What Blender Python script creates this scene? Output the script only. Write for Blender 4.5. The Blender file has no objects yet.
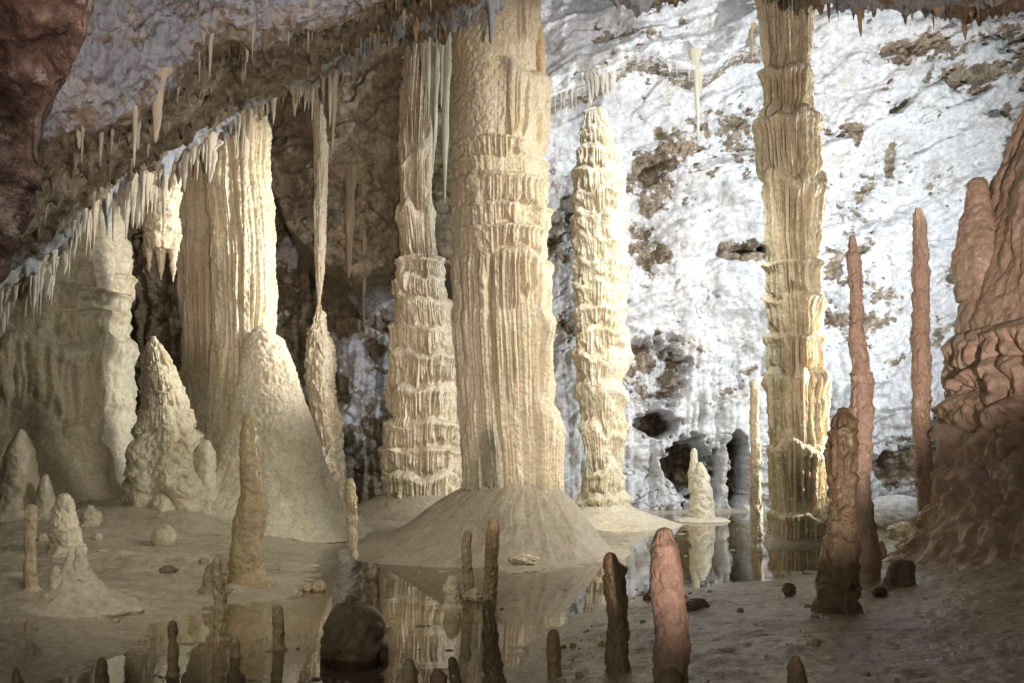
import bpy, math, random
import numpy as np
from mathutils import Vector
from mathutils.bvhtree import BVHTree

random.seed(7)
rng = np.random.default_rng(11)
scene = bpy.context.scene
COL = scene.collection

# ------------------------------------------------------------------ camera
F = 1000.0
CX, CY = 512.0, 341.5
HOR = 440.0
PITCH = math.atan((HOR - CY) / F)
CAMZ = 1.6
cam_d = bpy.data.cameras.new('camera')
cam_d.sensor_width = 36.0
cam_d.lens = F * 36.0 / 1024.0
cam_d.clip_start = 0.05
cam_d.clip_end = 200.0
cam = bpy.data.objects.new('camera', cam_d)
COL.objects.link(cam)
cam.location = (0, 0, CAMZ)
cam.rotation_euler = (math.pi / 2 + PITCH, 0, 0)
scene.camera = cam
CP, SP = math.cos(PITCH), math.sin(PITCH)


def ray(px, py):
    u = (px - CX) / F
    v = (CY - py) / F
    return (u, CP - SP * v, SP + CP * v)


def at(px, py, Y):
    d = ray(px, py)
    t = Y / d[1]
    return (d[0] * t, Y, CAMZ + d[2] * t)


def on_plane(px, py, z=0.0):
    d = ray(px, py)
    t = (z - CAMZ) / d[2]
    return (d[0] * t, d[1] * t, z)


# ------------------------------------------------------------------ noise
_G = np.array([(1, 1, 0), (-1, 1, 0), (1, -1, 0), (-1, -1, 0), (1, 0, 1), (-1, 0, 1), (1, 0, -1), (-1, 0, -1),
               (0, 1, 1), (0, -1, 1), (0, 1, -1), (0, -1, -1), (1, 1, 0), (-1, 1, 0), (0, -1, 1), (0, -1, -1)], dtype=np.float32)


from concurrent.futures import ThreadPoolExecutor
POOLX = ThreadPoolExecutor(4)
_GX, _GY, _GZ = (np.ascontiguousarray(_G[:, k]) for k in range(3))


def _perlin_chunk(Q, s):
    Fl = np.floor(Q)
    f = Q - Fl
    w = f * f * f * (f * (f * 6 - 15) + 10)
    I = Fl.astype(np.int32).astype(np.uint32)
    flat = not Q[:, 2].any()
    out = np.zeros(len(Q), np.float32)
    hx = [(I[:, 0] + np.uint32(k)) * np.uint32(0x8da6b343) for k in (0, 1)]
    hy = [(I[:, 1] + np.uint32(k)) * np.uint32(0xd8163841) for k in (0, 1)]
    hz = [(I[:, 2] + np.uint32(k)) * np.uint32(0xcb1ab31f) for k in (0, 1)]
    f0, f1, f2 = (np.ascontiguousarray(f[:, k]) for k in range(3))
    w0, w1, w2 = (np.ascontiguousarray(w[:, k]) for k in range(3))
    for i in (0, 1):
        wx = w0 if i else 1 - w0
        for j in (0, 1):
            wxy = wx * (w1 if j else 1 - w1)
            hxy = hx[i] ^ hy[j] ^ s
            for k in ((0,) if flat else (0, 1)):
                h = hxy ^ hz[k]
                h ^= h >> np.uint32(15)
                h *= np.uint32(0x2c1b3c6d)
                h ^= h >> np.uint32(12)
                h *= np.uint32(0x297a2d39)
                h ^= h >> np.uint32(15)
                h &= np.uint32(15)
                g = _GX[h] * (f0 - i) + _GY[h] * (f1 - j) + _GZ[h] * (f2 - k)
                out += (wxy if flat else wxy * (w2 if k else 1 - w2)) * g
    return out


def perlin(P, seed=0):
    shp = P.shape[:-1]
    Q = np.ascontiguousarray(P.reshape(-1, 3), np.float32)
    s = np.uint32((seed * 0x9e3779b1 + 0x7f4a7c15) & 0xffffffff)
    n = len(Q)
    if n < 20000: return _perlin_chunk(Q, s).reshape(shp)
    ch = 16384
    parts = POOLX.map(lambda a: _perlin_chunk(Q[a:a + ch], s), range(0, n, ch))
    return np.concatenate(list(parts)).reshape(shp)


def fbm(P, octv=4, seed=0, gain=0.5, lac=2.03):
    a, s, tot = 1.0, 0.0, 0.0
    for o in range(octv):
        s = s + a * perlin(P * (lac ** o), seed + o * 17)
        tot += a
        a *= gain
    return s / tot * 1.5


def billow(P, octv=3, seed=0, gain=0.5, lac=2.1):
    a, s, tot = 1.0, 0.0, 0.0
    for o in range(octv):
        s = s + a * np.abs(perlin(P * (lac ** o), seed + o * 31))
        tot += a
        a *= gain
    return np.clip(s / tot * 2.0, 0, 1.3)


def sstep(a, b, x):
    t = np.clip((x - a) / (b - a), 0, 1)
    return t * t * (3 - 2 * t)


def smooth1(a, n):
    if n < 1:
        return a
    k = np.exp(-np.linspace(-2, 2, 2 * n + 1) ** 2)
    k /= k.sum()
    return np.convolve(np.pad(a, n, mode='edge'), k, mode='valid')


# ------------------------------------------------------------------ mesh helpers
def tag(o, label=None, cat=None, group=None, kind=None):
    if label: o['label'] = label
    if cat: o['category'] = cat
    if group: o['group'] = group
    if kind: o['kind'] = kind
    return o


def empty(name, loc, label, cat, group=None):
    o = bpy.data.objects.new(name, None)
    o.empty_display_size = 0.2
    COL.objects.link(o)
    o.location = loc
    return tag(o, label, cat, group)


def raw_mesh(name, V, quads, tris=None, attrs=None):
    me = bpy.data.meshes.new(name)
    nv, nq = len(V), len(quads)
    nt = 0 if tris is None else len(tris)
    me.vertices.add(nv)
    me.vertices.foreach_set('co', np.ascontiguousarray(V, np.float32).ravel())
    me.loops.add(nq * 4 + nt * 3)
    li = np.asarray(quads, np.int32).ravel()
    if nt: li = np.concatenate([li, np.asarray(tris, np.int32).ravel()])
    me.loops.foreach_set('vertex_index', li.astype(np.int32))
    me.polygons.add(nq + nt)
    st = np.arange(nq, dtype=np.int32) * 4
    if nt: st = np.concatenate([st, nq * 4 + np.arange(nt, dtype=np.int32) * 3])
    me.polygons.foreach_set('loop_start', st.astype(np.int32))
    me.polygons.foreach_set('use_smooth', np.ones(nq + nt, dtype=bool))
    if attrs:
        for k, a in attrs.items():
            at_ = me.attributes.new(k, 'FLOAT', 'POINT')
            at_.data.foreach_set('value', np.ascontiguousarray(a, np.float32).ravel())
    me.update(calc_edges=True)
    return me


def grid_quads(nr, nc, wrap, base=0):
    r = np.arange(nr - 1)[:, None]
    n = nc if wrap else nc - 1
    c = np.arange(n)[None, :]
    c2 = (c + 1) % nc
    q = np.stack([r * nc + c, r * nc + c2, (r + 1) * nc + c2, (r + 1) * nc + c], -1).reshape(-1, 4)
    return q + base


def grid_obj(name, V, wrap, mat, parent=None, origin=None, attrs=None, cap=True, flip=False):
    nr, nc = V.shape[:2]
    pts = V.reshape(-1, 3)
    q = grid_quads(nr, nc, wrap)
    if flip: q = q[:, ::-1]
    tris = None
    if wrap and cap:
        top, bot = V[0].mean(0), V[-1].mean(0)
        pts = np.vstack([pts, top[None], bot[None]])
        it, ib = nr * nc, nr * nc + 1
        c = np.arange(nc)
        c2 = (c + 1) % nc
        t1 = np.stack([np.full(nc, it), c2, c], -1)
        t2 = np.stack([np.full(nc, ib), (nr - 1) * nc + c, (nr - 1) * nc + c2], -1)
        if flip: t1, t2 = t1[:, ::-1], t2[:, ::-1]
        tris = np.vstack([t1, t2])
        if attrs: attrs = {k: np.concatenate([a.ravel(), a[0].mean(keepdims=True), a[-1].mean(keepdims=True)]) for k, a in attrs.items()}
    if origin is None: origin = (0, 0, 0)
    me = raw_mesh(name, pts - np.array(origin, np.float32)[None], q, tris, attrs)
    me.materials.append(mat)
    o = bpy.data.objects.new(name, me)
    COL.objects.link(o)
    if parent is not None:
        o.parent = parent
        o.location = Vector(origin) - parent.location
    else:
        o.location = origin
    return o


def grid_normals(V):
    du = np.gradient(V, axis=1)
    dv = np.gradient(V, axis=0)
    n = np.cross(du, dv)
    return n / (np.linalg.norm(n, axis=-1, keepdims=True) + 1e-9)


# ------------------------------------------------------------------ materials
class NT:
    def __init__(self, name):
        self.m = bpy.data.materials.new(name)
        self.m.use_nodes = True
        self.t = self.m.node_tree
        self.t.nodes.clear()

    def n(self, typ, **kw):
        nd = self.t.nodes.new(typ)
        for k, v in kw.items():
            if k in nd.inputs: nd.inputs[k].default_value = v
            else: setattr(nd, k, v)
        return nd

    def l(self, a, b):
        self.t.links.new(a, b)

    def coord(self, rnd=True):
        tc = self.n('ShaderNodeTexCoord')
        if not rnd: return tc.outputs['Object']
        oi = self.n('ShaderNodeObjectInfo')
        mu = self.n('ShaderNodeMath', operation='MULTIPLY')
        mu.inputs[1].default_value = 37.0
        self.l(oi.outputs['Random'], mu.inputs[0])
        ad = self.n('ShaderNodeVectorMath', operation='ADD')
        self.l(tc.outputs['Object'], ad.inputs[0])
        self.l(mu.outputs[0], ad.inputs[1])
        return ad.outputs[0]

    def noise(self, co, scale, detail=6, rough=0.55, dist=0.0, stretch=None):
        if stretch:
            mp = self.n('ShaderNodeMapping')
            mp.inputs['Scale'].default_value = stretch
            self.l(co, mp.inputs['Vector'])
            co = mp.outputs[0]
        nz = self.n('ShaderNodeTexNoise')
        nz.inputs['Scale'].default_value = scale
        nz.inputs['Detail'].default_value = detail
        nz.inputs['Roughness'].default_value = rough
        nz.inputs['Distortion'].default_value = dist
        self.l(co, nz.inputs['Vector'])
        return nz.outputs['Fac']

    def ramp(self, fac, stops):
        r = self.n('ShaderNodeValToRGB')
        e = r.color_ramp.elements
        while len(e) < len(stops): e.new(0.5)
        for i, (p, c) in enumerate(stops):
            e[i].position = p
            e[i].color = (c, c, c, 1) if not isinstance(c, tuple) else (*c, 1)
        self.l(fac, r.inputs[0])
        return r.outputs[0]

    def mix(self, fac, a, b, mode='MIX'):
        mx = self.n('ShaderNodeMix', data_type='RGBA', blend_type=mode)
        for sock, v in ((mx.inputs[0], fac), (mx.inputs[6], a), (mx.inputs[7], b)):
            if isinstance(v, tuple): sock.default_value = (*v, 1)
            elif isinstance(v, (int, float)): sock.default_value = v
            else: self.l(v, sock)
        return mx.outputs[2]

    def math(self, op, a, b=None):
        m = self.n('ShaderNodeMath', operation=op)
        for i, v in enumerate((a, b)):
            if v is None: continue
            if isinstance(v, (int, float)): m.inputs[i].default_value = v
            else: self.l(v, m.inputs[i])
        return m.outputs[0]

    def attr(self, name):
        a = self.n('ShaderNodeAttribute')
        a.attribute_name = name
        return a.outputs['Fac']

    def finish(self, col, rough, height, dist=0.02, strength=0.6, spec=0.35, sss=0.0, coat=0.0):
        b = self.n('ShaderNodeBsdfPrincipled')
        self.l(col, b.inputs['Base Color'])
        if isinstance(rough, (int, float)): b.inputs['Roughness'].default_value = rough
        else: self.l(rough, b.inputs['Roughness'])
        b.inputs['Specular IOR Level'].default_value = spec
        if sss:
            b.inputs['Subsurface Weight'].default_value = sss
            b.inputs['Subsurface Radius'].default_value = (1.0, 0.6, 0.25)
            b.inputs['Subsurface Scale'].default_value = 0.07
        if coat: b.inputs['Coat Weight'].default_value = coat
        bp = self.n('ShaderNodeBump')
        bp.inputs['Distance'].default_value = dist
        bp.inputs['Strength'].default_value = strength
        self.l(height, bp.inputs['Height'])
        self.l(bp.outputs[0], b.inputs['Normal'])
        o = self.n('ShaderNodeOutputMaterial')
        self.l(b.outputs[0], o.inputs['Surface'])
        return self.m


def calcite(name, light, mid, stain, stain_amt=0.5, bump=30.0, bdist=0.03, rough=0.55, sss=0.0, streak=(5, 5, .45), spec=.45, patch=.45):
    t = NT(name)
    co = t.coord()
    big = t.noise(co, 1.3, 5, .6)
    c = t.mix(t.ramp(big, [(.35, 0.0), (.68, 1.0)]), light, mid)
    sk = t.noise(co, 1.4, 6, .6, .4, stretch=streak)
    c = t.mix(t.math('MULTIPLY', t.ramp(sk, [(.46, 0.0), (.7, 1.0)]), stain_amt), c, stain)
    # grey weathered and rusty patches
    pt = t.noise(co, 2.3, 5, .68, .8)
    g_ = tuple(.62 * v + .02 for v in (mid[0] * .9, mid[1] * .95, mid[2] * 1.1))
    c = t.mix(t.math('MULTIPLY', t.ramp(pt, [(.54, 0.0), (.70, 1.0)]), patch), c, g_)
    fine = t.noise(co, bump * .55, 5, .78)
    v = t.ramp(fine, [(.28, .56), (.5, .95), (.72, 1.14)])
    c = t.mix(1.0, c, v, 'MULTIPLY')
    wetn = t.noise(co, 1.7, 4, .6, .3, stretch=(1.6, 1.6, .6))
    nb = t.noise(co, bump, 5, .7)
    lump = t.noise(co, bump * .22, 3, .6)
    h = t.math('ADD', t.math('MULTIPLY', nb, t.ramp(wetn, [(.38, 1.0), (.62, .25)])), t.math('MULTIPLY', lump, 1.2))
    r = t.ramp(wetn, [(.36, min(rough + .14, .8)), (.64, max(rough - .26, .16))])
    return t.finish(c, r, h, bdist, .75, spec=spec, sss=sss)


M = {}
M['cream'] = calcite('cream calcite', (.82, .76, .60), (.73, .65, .48), (.62, .48, .28), .5, sss=.25)
M['pale'] = calcite('pale yellow calcite', (.84, .79, .64), (.77, .69, .51), (.70, .53, .28), .4, sss=.3)
M['grey'] = calcite('greyish calcite', (.78, .72, .58), (.68, .61, .46), (.56, .44, .27), .5, bump=34, sss=.25)
M['drape'] = calcite('ivory drapery calcite', (.86, .81, .66), (.79, .72, .54), (.66, .50, .28), .45, sss=.25)
M['rosy'] = calcite('rosy calcite', (.72, .64, .50), (.63, .54, .40), (.54, .40, .24), .4)
M['mound'] = calcite('mound flowstone', (.44, .385, .30), (.37, .315, .24), (.31, .245, .165), .4, bump=40, bdist=.012, rough=.45, streak=(3, 3, 3))
M['white'] = calcite('white straw calcite', (.82, .80, .74), (.76, .70, .57), (.68, .54, .34), .5)
M['tan'] = calcite('tan candle calcite', (.62, .52, .35), (.53, .42, .27), (.42, .30, .17), .5, bump=45, bdist=.012, rough=.45)
M['olive'] = calcite('olive candle calcite', (.50, .40, .24), (.42, .32, .18), (.30, .21, .11), .5, bump=45, bdist=.012, rough=.42)
M['dark'] = calcite('dark wet candle', (.29, .22, .14), (.23, .17, .105), (.155, .11, .07), .5, bump=45, bdist=.014, rough=.42)
M['pink'] = calcite('pinkish candle', (.40, .285, .225), (.35, .245, .19), (.28, .185, .135), .4, bump=40, bdist=.014, rough=.5)
M['peach'] = calcite('peach candle', (.78, .61, .50), (.70, .53, .42), (.56, .39, .29), .4, bump=40, bdist=.014, rough=.5)
M['rust'] = calcite('rusty flowstone', (.80, .65, .53), (.69, .53, .41), (.44, .31, .21), .5, bump=26, bdist=.03, rough=.42, spec=.5)
M['ochre'] = calcite('ochre flowstone', (.72, .63, .44), (.62, .52, .34), (.50, .38, .2), .55, bump=24)
M['orange'] = calcite('orange drip', (.74, .60, .36), (.68, .50, .26), (.6, .40, .18), .4)
M['stone'] = calcite('brown stone', (.42, .34, .24), (.30, .23, .15), (.22, .16, .1), .5, bump=30)


def rock_wall_mat(name, white, white2, rockA, rockB, rockC, bdist=.04):
    t = NT(name)
    co = t.coord(False)
    w = t.mix(t.ramp(t.noise(co, .9, 6, .6), [(.38, 0.0), (.66, 1.0)]), white, white2)
    och = t.noise(co, 1.3, 5, .65, .6)
    w = t.mix(t.math('MULTIPLY', t.ramp(och, [(.55, 0.0), (.72, 1.0)]), .6), w, (.56, .46, .31))
    pit = t.noise(co, 5.5, 6, .78, .4)
    w = t.mix(t.ramp(pit, [(.595, 0.0), (.68, .75)]), w, rockB)
    gr = t.noise(co, 9.0, 5, .7)
    w = t.mix(t.ramp(t.noise(co, 2.6, 5, .65), [(.5, 0.0), (.66, .7)]), w, (.52, .51, .49))
    w = t.mix(1.0, w, t.ramp(gr, [(.28, .6), (.6, 1.06)]), 'MULTIPLY')
    rk = t.ramp(t.noise(co, 3.4, 5, .65, .5), [(.32, rockA), (.5, rockB), (.68, rockC)])
    rk = t.mix(1.0, rk, t.ramp(t.noise(co, 14.0, 4, .7), [(.3, .45), (.65, 1.15)]), 'MULTIPLY')
    a = t.attr('rock')
    sp = t.noise(co, 8.0, 6, .75)
    m = t.math('ADD', a, t.math('MULTIPLY', t.math('SUBTRACT', sp, .5), 1.9))
    c = t.mix(t.ramp(m, [(.42, 0.0), (.58, 1.0)]), w, rk)
    h = t.math('ADD', t.noise(co, 10.0, 5, .72), t.math('MULTIPLY', t.noise(co, 34.0, 3, .7), .4))
    r = t.ramp(t.noise(co, 2.0, 4), [(.3, .5), (.7, .75)])
    return t.finish(c, r, h, bdist, .8, spec=.3)


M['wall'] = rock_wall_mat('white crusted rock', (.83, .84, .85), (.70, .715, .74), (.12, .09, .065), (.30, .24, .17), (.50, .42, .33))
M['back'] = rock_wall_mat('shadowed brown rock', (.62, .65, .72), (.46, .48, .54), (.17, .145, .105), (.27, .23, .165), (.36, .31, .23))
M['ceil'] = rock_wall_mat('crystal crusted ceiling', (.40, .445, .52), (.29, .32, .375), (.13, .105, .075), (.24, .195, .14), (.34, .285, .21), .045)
M['red'] = rock_wall_mat('dark reddish rock', (.40, .29, .25), (.30, .21, .18), (.05, .032, .028), (.16, .105, .088), (.32, .22, .185), .06)


def floor_mat():
    t = NT('wet cave floor')
    co = t.coord(False)
    c = t.mix(t.ramp(t.noise(co, .7, 5, .62), [(.35, 0.0), (.66, 1.0)]), (.70, .635, .51), (.56, .49, .38))
    mud = t.noise(co, 2.2, 5, .7, .5, stretch=(.7, 1.6, 1))
    c = t.mix(t.math('MULTIPLY', t.ramp(mud, [(.52, 0.0), (.68, 1.0)]), .6), c, (.27, .21, .15))
    wv = t.attr('wet')
    c = t.mix(t.math('MULTIPLY', wv, .45), c, (.54, .46, .335))
    c = t.mix(1.0, c, t.ramp(t.noise(co, 24, 5, .72), [(.3, .62), (.65, 1.12)]), 'MULTIPLY')
    h = t.math('ADD', t.noise(co, 16, 5, .7), t.math('MULTIPLY', t.noise(co, 3.0, 6, .6), 1.3))
    r = t.math('MULTIPLY', t.ramp(t.noise(co, 1.7, 6, .6), [(.35, .13), (.65, .46)]), t.math('SUBTRACT', 1.0, t.math('MULTIPLY', wv, .6)))
    return t.finish(c, r, h, .03, .9, spec=.6)


M['floor'] = floor_mat()


def water_mat():
    t = NT('still pool water')
    co = t.coord(False)
    tr = t.n('ShaderNodeBsdfTransparent')
    tr.inputs[0].default_value = (.88, .83, .71, 1)
    gl = t.n('ShaderNodeBsdfGlossy')
    gl.inputs['Roughness'].default_value = .015
    gl.inputs['Color'].default_value = (1, 1, 1, 1)
    fr = t.n('ShaderNodeFresnel')
    fr.inputs['IOR'].default_value = 1.31
    bp = t.n('ShaderNodeBump')
    bp.inputs['Strength'].default_value = .05
    bp.inputs['Distance'].default_value = .02
    t.l(t.noise(co, 2.6, 3, .5, 0, stretch=(.5, 1.5, 1)), bp.inputs['Height'])
    t.l(bp.outputs[0], gl.inputs['Normal'])
    mx = t.n('ShaderNodeMixShader')
    t.l(fr.outputs[0], mx.inputs[0])
    t.l(tr.outputs[0], mx.inputs[1])
    t.l(gl.outputs[0], mx.inputs[2])
    o = t.n('ShaderNodeOutputMaterial')
    t.l(mx.outputs[0], o.inputs['Surface'])
    return t.m


M['water'] = water_mat()

# ------------------------------------------------------------------ floor height
POOL_PX = [(585, 519), (640, 515), (960, 508), (905, 545), (885, 560), (830, 571), (765, 580), (700, 588), (640, 598),
           (600, 610), (565, 624), (530, 638), (508, 683), (480, 760), (300, 800), (60, 780), (20, 700), (70, 668), (112, 650),
           (150, 622), (210, 606), (286, 598), (304, 575), (312, 552), (345, 538), (400, 545), (450, 562), (520, 572), (600, 560), (630, 535)]
POOL = np.array([on_plane(*p)[:2] for p in POOL_PX])


def pool_sd(x, y):
    shp = x.shape
    p = np.stack([x.ravel(), y.ravel()], -1)
    best = np.full(len(p), 1e9)
    inside = np.zeros(len(p), bool)
    n = len(POOL)
    for i in range(n):
        a, b = POOL[i], POOL[(i + 1) % n]
        e = b - a
        w = p - a
        t = np.clip((w @ e) / (e @ e), 0, 1)
        d = w - t[:, None] * e
        best = np.minimum(best, (d * d).sum(1))
        c = ((a[1] <= p[:, 1]) != (b[1] <= p[:, 1]))
        with np.errstate(divide='ignore', invalid='ignore'):
            xi = a[0] + (p[:, 1] - a[1]) * e[0] / (e[1] if e[1] != 0 else 1e-9)
        inside ^= c & (p[:, 0] < xi)
    d = np.sqrt(best)
    return np.where(inside, -d, d).reshape(shp)


APRONS = [(on_plane(165, 540), .34, 1.25), (on_plane(258, 524), .30, 1.9), (on_plane(248, 580), .07, .55), (on_plane(20, 512), .35, 2.4), (on_plane(66, 556), .05, .5),
          (on_plane(418, 512), .10, 1.4), (on_plane(76, 600), .07, .9), (on_plane(839, 612), .05, .5), (on_plane(864, 584), .05, .5)]


def floor_h(x, y, fine=True):
    x = np.asarray(x, float)
    y = np.asarray(y, float)
    P = np.stack([x, y, np.zeros_like(x)], -1)
    sd = pool_sd(x, y) + .30 * fbm(P * 1.1, 4, 3) * np.clip(y / 10, .5, 1.2)
    land = .012 + .05 * sstep(0, .9, sd) + .05 * sstep(.2, 2, sd)
    rise = .75 * sstep(3.0, 7.0, x) * sstep(14.5, 10.5, y) * sstep(0, 1.4, sd)
    rise = rise + .10 * sstep(.2, 1.5, x) * sstep(10.5, 7.5, y) * sstep(0, 1., sd)
    land = land + rise + .35 * sstep(-3.0, -7.5, x) * sstep(11, 18, y)
    for (c, ah, ar) in APRONS:
        land = land + ah * np.exp(-((x - c[0]) ** 2 + (y - c[1]) ** 2) / ar ** 2) * sstep(0, .5, sd)
    deep = -.09 * sstep(0, 1.5, -sd)
    h = np.where(sd > 0, land, deep)
    wet = sstep(.55, -.1, sd)
    if fine:
        wet = np.maximum(wet, .75 * sstep(.02, .22, fbm(P * np.array([.8, 1.6, 1]), 4, 140)))
        lm = sstep(0, .5, sd)
        h = h + lm * (.055 * fbm(P * np.array([.9, 1.3, 1]), 5, 21) + .03 * (billow(P * 3.3, 3, 9) - .4) + .012 * (billow(P * 9.0, 2, 19) - .4))
        h = np.where(sd > 0, np.maximum(h, .006), h)
        n = fbm(P * np.array([.30, .62, 1]), 2, 44) + .03 * fbm(P * 2.5, 3, 45)
        brk = fbm(P * 1.4, 3, 61)
        for c in (-.16, .10):
            rid = np.exp(-((n - c) / .010) ** 2)
            top = .095 + .014 * brk
            h = np.where(sd < 0, np.maximum(h, -.085 + top * rid), h)
        h = h + np.where(sd < 0, .012 * fbm(P * 4, 3, 71), 0)
    return h, wet


def ground(px, py):
    z = 0.0
    p = on_plane(px, py, 0)
    for _ in range(14):
        h, _w = floor_h(np.array([p[0]]), np.array([p[1]]), False)
        z = .5 * z + .5 * max(float(h[0]), 0.0)
        p = on_plane(px, py, min(z, 1.2))
    return p


na, nd = 560, 560
ang = np.linspace(-.74, .74, na)
dep = np.exp(np.linspace(math.log(2.2), math.log(27.0), nd))[::-1]
XX = np.tan(ang)[None, :] * dep[:, None]
YY = np.repeat(dep[:, None], na, 1)
hh, wet = floor_h(XX, YY)
V = np.stack([XX, YY, hh], -1)
fl = grid_obj('cave_floor', V, False, M['floor'], attrs={'wet': wet}, flip=True)
tag(fl, 'wet beige calcite cave floor around the pool', 'floor', kind='structure')
wq = np.array([[[-19, 25.5, 0], [19, 25.5, 0]], [[-19, 1.5, 0], [19, 1.5, 0]]], float)
wo = grid_obj('pool_water', wq, False, M['water'], flip=True)
tag(wo, 'still mirror like pool water on the cave floor', 'water', kind='structure')

# ------------------------------------------------------------------ back walls
YW = 22.5


def wall_pt(px, py, Y=YW):
    if Y == YW:
        for _ in range(5):
            z = at(px, py, Y)[2]
            Y = YW + .2 - .017 * z * z
    p = at(px, py, Y)
    return p[0], p[2]


def ell(X, Z, px, py, rx, ry, Y=YW, rot=0.0):
    x, z = wall_pt(px, py, Y)
    s = Y / F
    dx, dz = (X - x), (Z - z)
    c, n = math.cos(rot), math.sin(rot)
    u, v = dx * c + dz * n, -dx * n + dz * c
    return np.sqrt((u / (rx * s)) ** 2 + (v / (ry * s)) ** 2)


xs = np.linspace(-1.2, 14.5, 700)
zs = np.linspace(13.4, -.4, 620)
X, Z = np.meshgrid(xs, zs)
P = np.stack([X, Z, np.zeros_like(X)], -1)
Yb = YW + .35 - .017 * Z ** 2 - .05 * np.maximum(X - 8, 0) ** 2
Yb = Yb + .9 * sstep(3.4, 1.8, Z) * 0
bed = P[..., 1] * .92 - P[..., 0] * .34 + .5 * fbm(P * .5, 3, 88)
d = .9 * fbm(P * .22, 3, 5) + .38 * fbm(P * .75, 4, 8) + .22 * fbm(np.stack([bed * 2.3, P[..., 0] * .25, P[..., 2]], -1), 3, 89)
# rock patches
rock = fbm(P * .55, 4, 77) * .9 - .335 + .05 * sstep(4, 8, X) + .42 * fbm(P * 2.0, 4, 78) + .32 * fbm(P * np.array([5.0, 6.5, 1]), 4, 79)
PATCH = [(648, 172, 30, 30, .6), (685, 200, 24, 22, .5), (612, 150, 10, 25, .3), (563, 18, 9, 12, .6), (602, 42, 24, 7, .7), (745, 248, 40, 13, .8),
         (668, 245, 28, 26, .3), (908, 48, 55, 12, .7), (890, 98, 20, 12, .6), (875, 62, 40, 10, .5), (850, 125, 26, 14, .45), (965, 76, 30, 8, .6),
         (986, 88, 8, 18, .5), (904, 145, 6, 26, .5), (1002, 116, 14, 14, .6), (840, 205, 24, 12, .35), (885, 235, 34, 16, .45), (555, 240, 12, 26, .4),
         (560, 320, 14, 50, .3), (742, 185, 12, 28, .5), (855, 335, 24, 26, .4), (962, 272, 20, 22, .6), (948, 335, 26, 32, .7), (915, 430, 60, 34, .35),
         (905, 472, 70, 22, .6), (622, 300, 18, 28, .35), (690, 150, 12, 14, .3), (830, 270, 16, 18, .4), (930, 175, 26, 8, .3), (1010, 200, 20, 40, .3)]
for (a, b, rx, ry, s) in PATCH:
    rock = rock + .95 * s * np.exp(-ell(X, Z, a, b, rx * .9, ry * .9) ** 2)
right = sstep(wall_pt(780, 300)[0], wall_pt(860, 300)[0], X)
fleck = fbm(P * np.array([2.6, 3.4, 1]), 5, 178, gain=.62) + .55 * fbm(P * .45, 3, 179) + .05 * right
rock = np.maximum(rock, (fleck - .43) * 1.1)
low_wall = sstep(4.2, 2.6, Z)
rock = rock - .16 * low_wall
mask = .95 * sstep(-.20, .36, rock)
soft = sstep(-.16, .34, rock)
d = d + soft * (.03 + .24 * (billow(P * 2.9, 4, 33, gain=.6) - .15)) + (1 - soft) * .075 * fbm(P * 1.9, 5, 35, gain=.55)
d = d + .035 * fbm(P * np.array([5.0, 7.5, 1]), 4, 36, gain=.65)
# cracks
cr = np.abs(fbm(P * np.array([.8, 1.2, 1]) + .3 * fbm(P * 2, 2, 3)[..., None], 3, 90))
d = d + .12 * np.exp(-(cr / .014) ** 2) * sstep(.05, .4, fbm(P * .5, 2, 91))
# ledge with the straws
LEDGE_PX = [(520, 118), (548, 108), (575, 98), (605, 88), (630, 70), (650, 67), (670, 74), (690, 82), (710, 74), (735, 56), (765, 52), (800, 60)]
lx = [wall_pt(*p)[0] for p in LEDGE_PX]
lz = [wall_pt(*p)[1] for p in LEDGE_PX]
zc = np.interp(X, lx, lz) + .06 * fbm(P * 1.5, 3, 12)
lm = sstep(lx[0] - .4, lx[0], X) * sstep(lx[-1] + .5, lx[-1] - .8, X)
mask = np.maximum(mask, lm * .62 * np.exp(-((Z - zc + .10) / .10) ** 2))
d = d - lm * .75 * np.where(Z > zc, np.exp(-((Z - zc) / .75) ** 2), np.exp(-((Z - zc) / .06) ** 2))


def hole(px, py, rx, ry, depth, rot=0.0, soft=.22, jig=.2):
    global mask
    e = ell(X, Z, px, py, rx, ry, YW, rot) + jig * fbm(P * 1.6, 3, int(px)) * 1.8 + .35 * fbm(P * 4.5, 3, int(px) + 1)
    mask = np.maximum(mask, .8 * sstep(1.1, .75, e) * sstep(-.1, .25, fbm(P * 2.2, 3, int(px) + 2) + .16 + (.5 if depth > 1.2 else 0)))  # rock colour also darkens the hollows: shade painted into the mask
    return depth * sstep(1 + soft, 1 - soft, e)


for hl in [(655, 372, 32, 34, .75), (657, 425, 20, 14, 1.5), (690, 470, 22, 30, 1.9), (737, 472, 9, 34, 1.7), (716, 476, 4, 26, .9), (748, 246, 26, 5, .6, .08, .4, .5),
           (655, 168, 12, 7, .35, .5, .5, .5), (612, 185, 5, 9, .3, 0, .5, .5), (902, 103, 16, 5, .35, .5, .5, .5), (900, 462, 50, 12, .5, .2, .5, .4),
           (940, 440, 20, 26, .5, 0, .5, .5), (960, 275, 14, 12, .4, 0, .5, .5), (990, 215, 14, 9, .3, .4, .5, .5), (860, 250, 16, 4, .3, .4, .5, .5), (1000, 110, 14, 8, .4, 0, .5, .5)]:
    d = d + hole(*hl)
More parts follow.
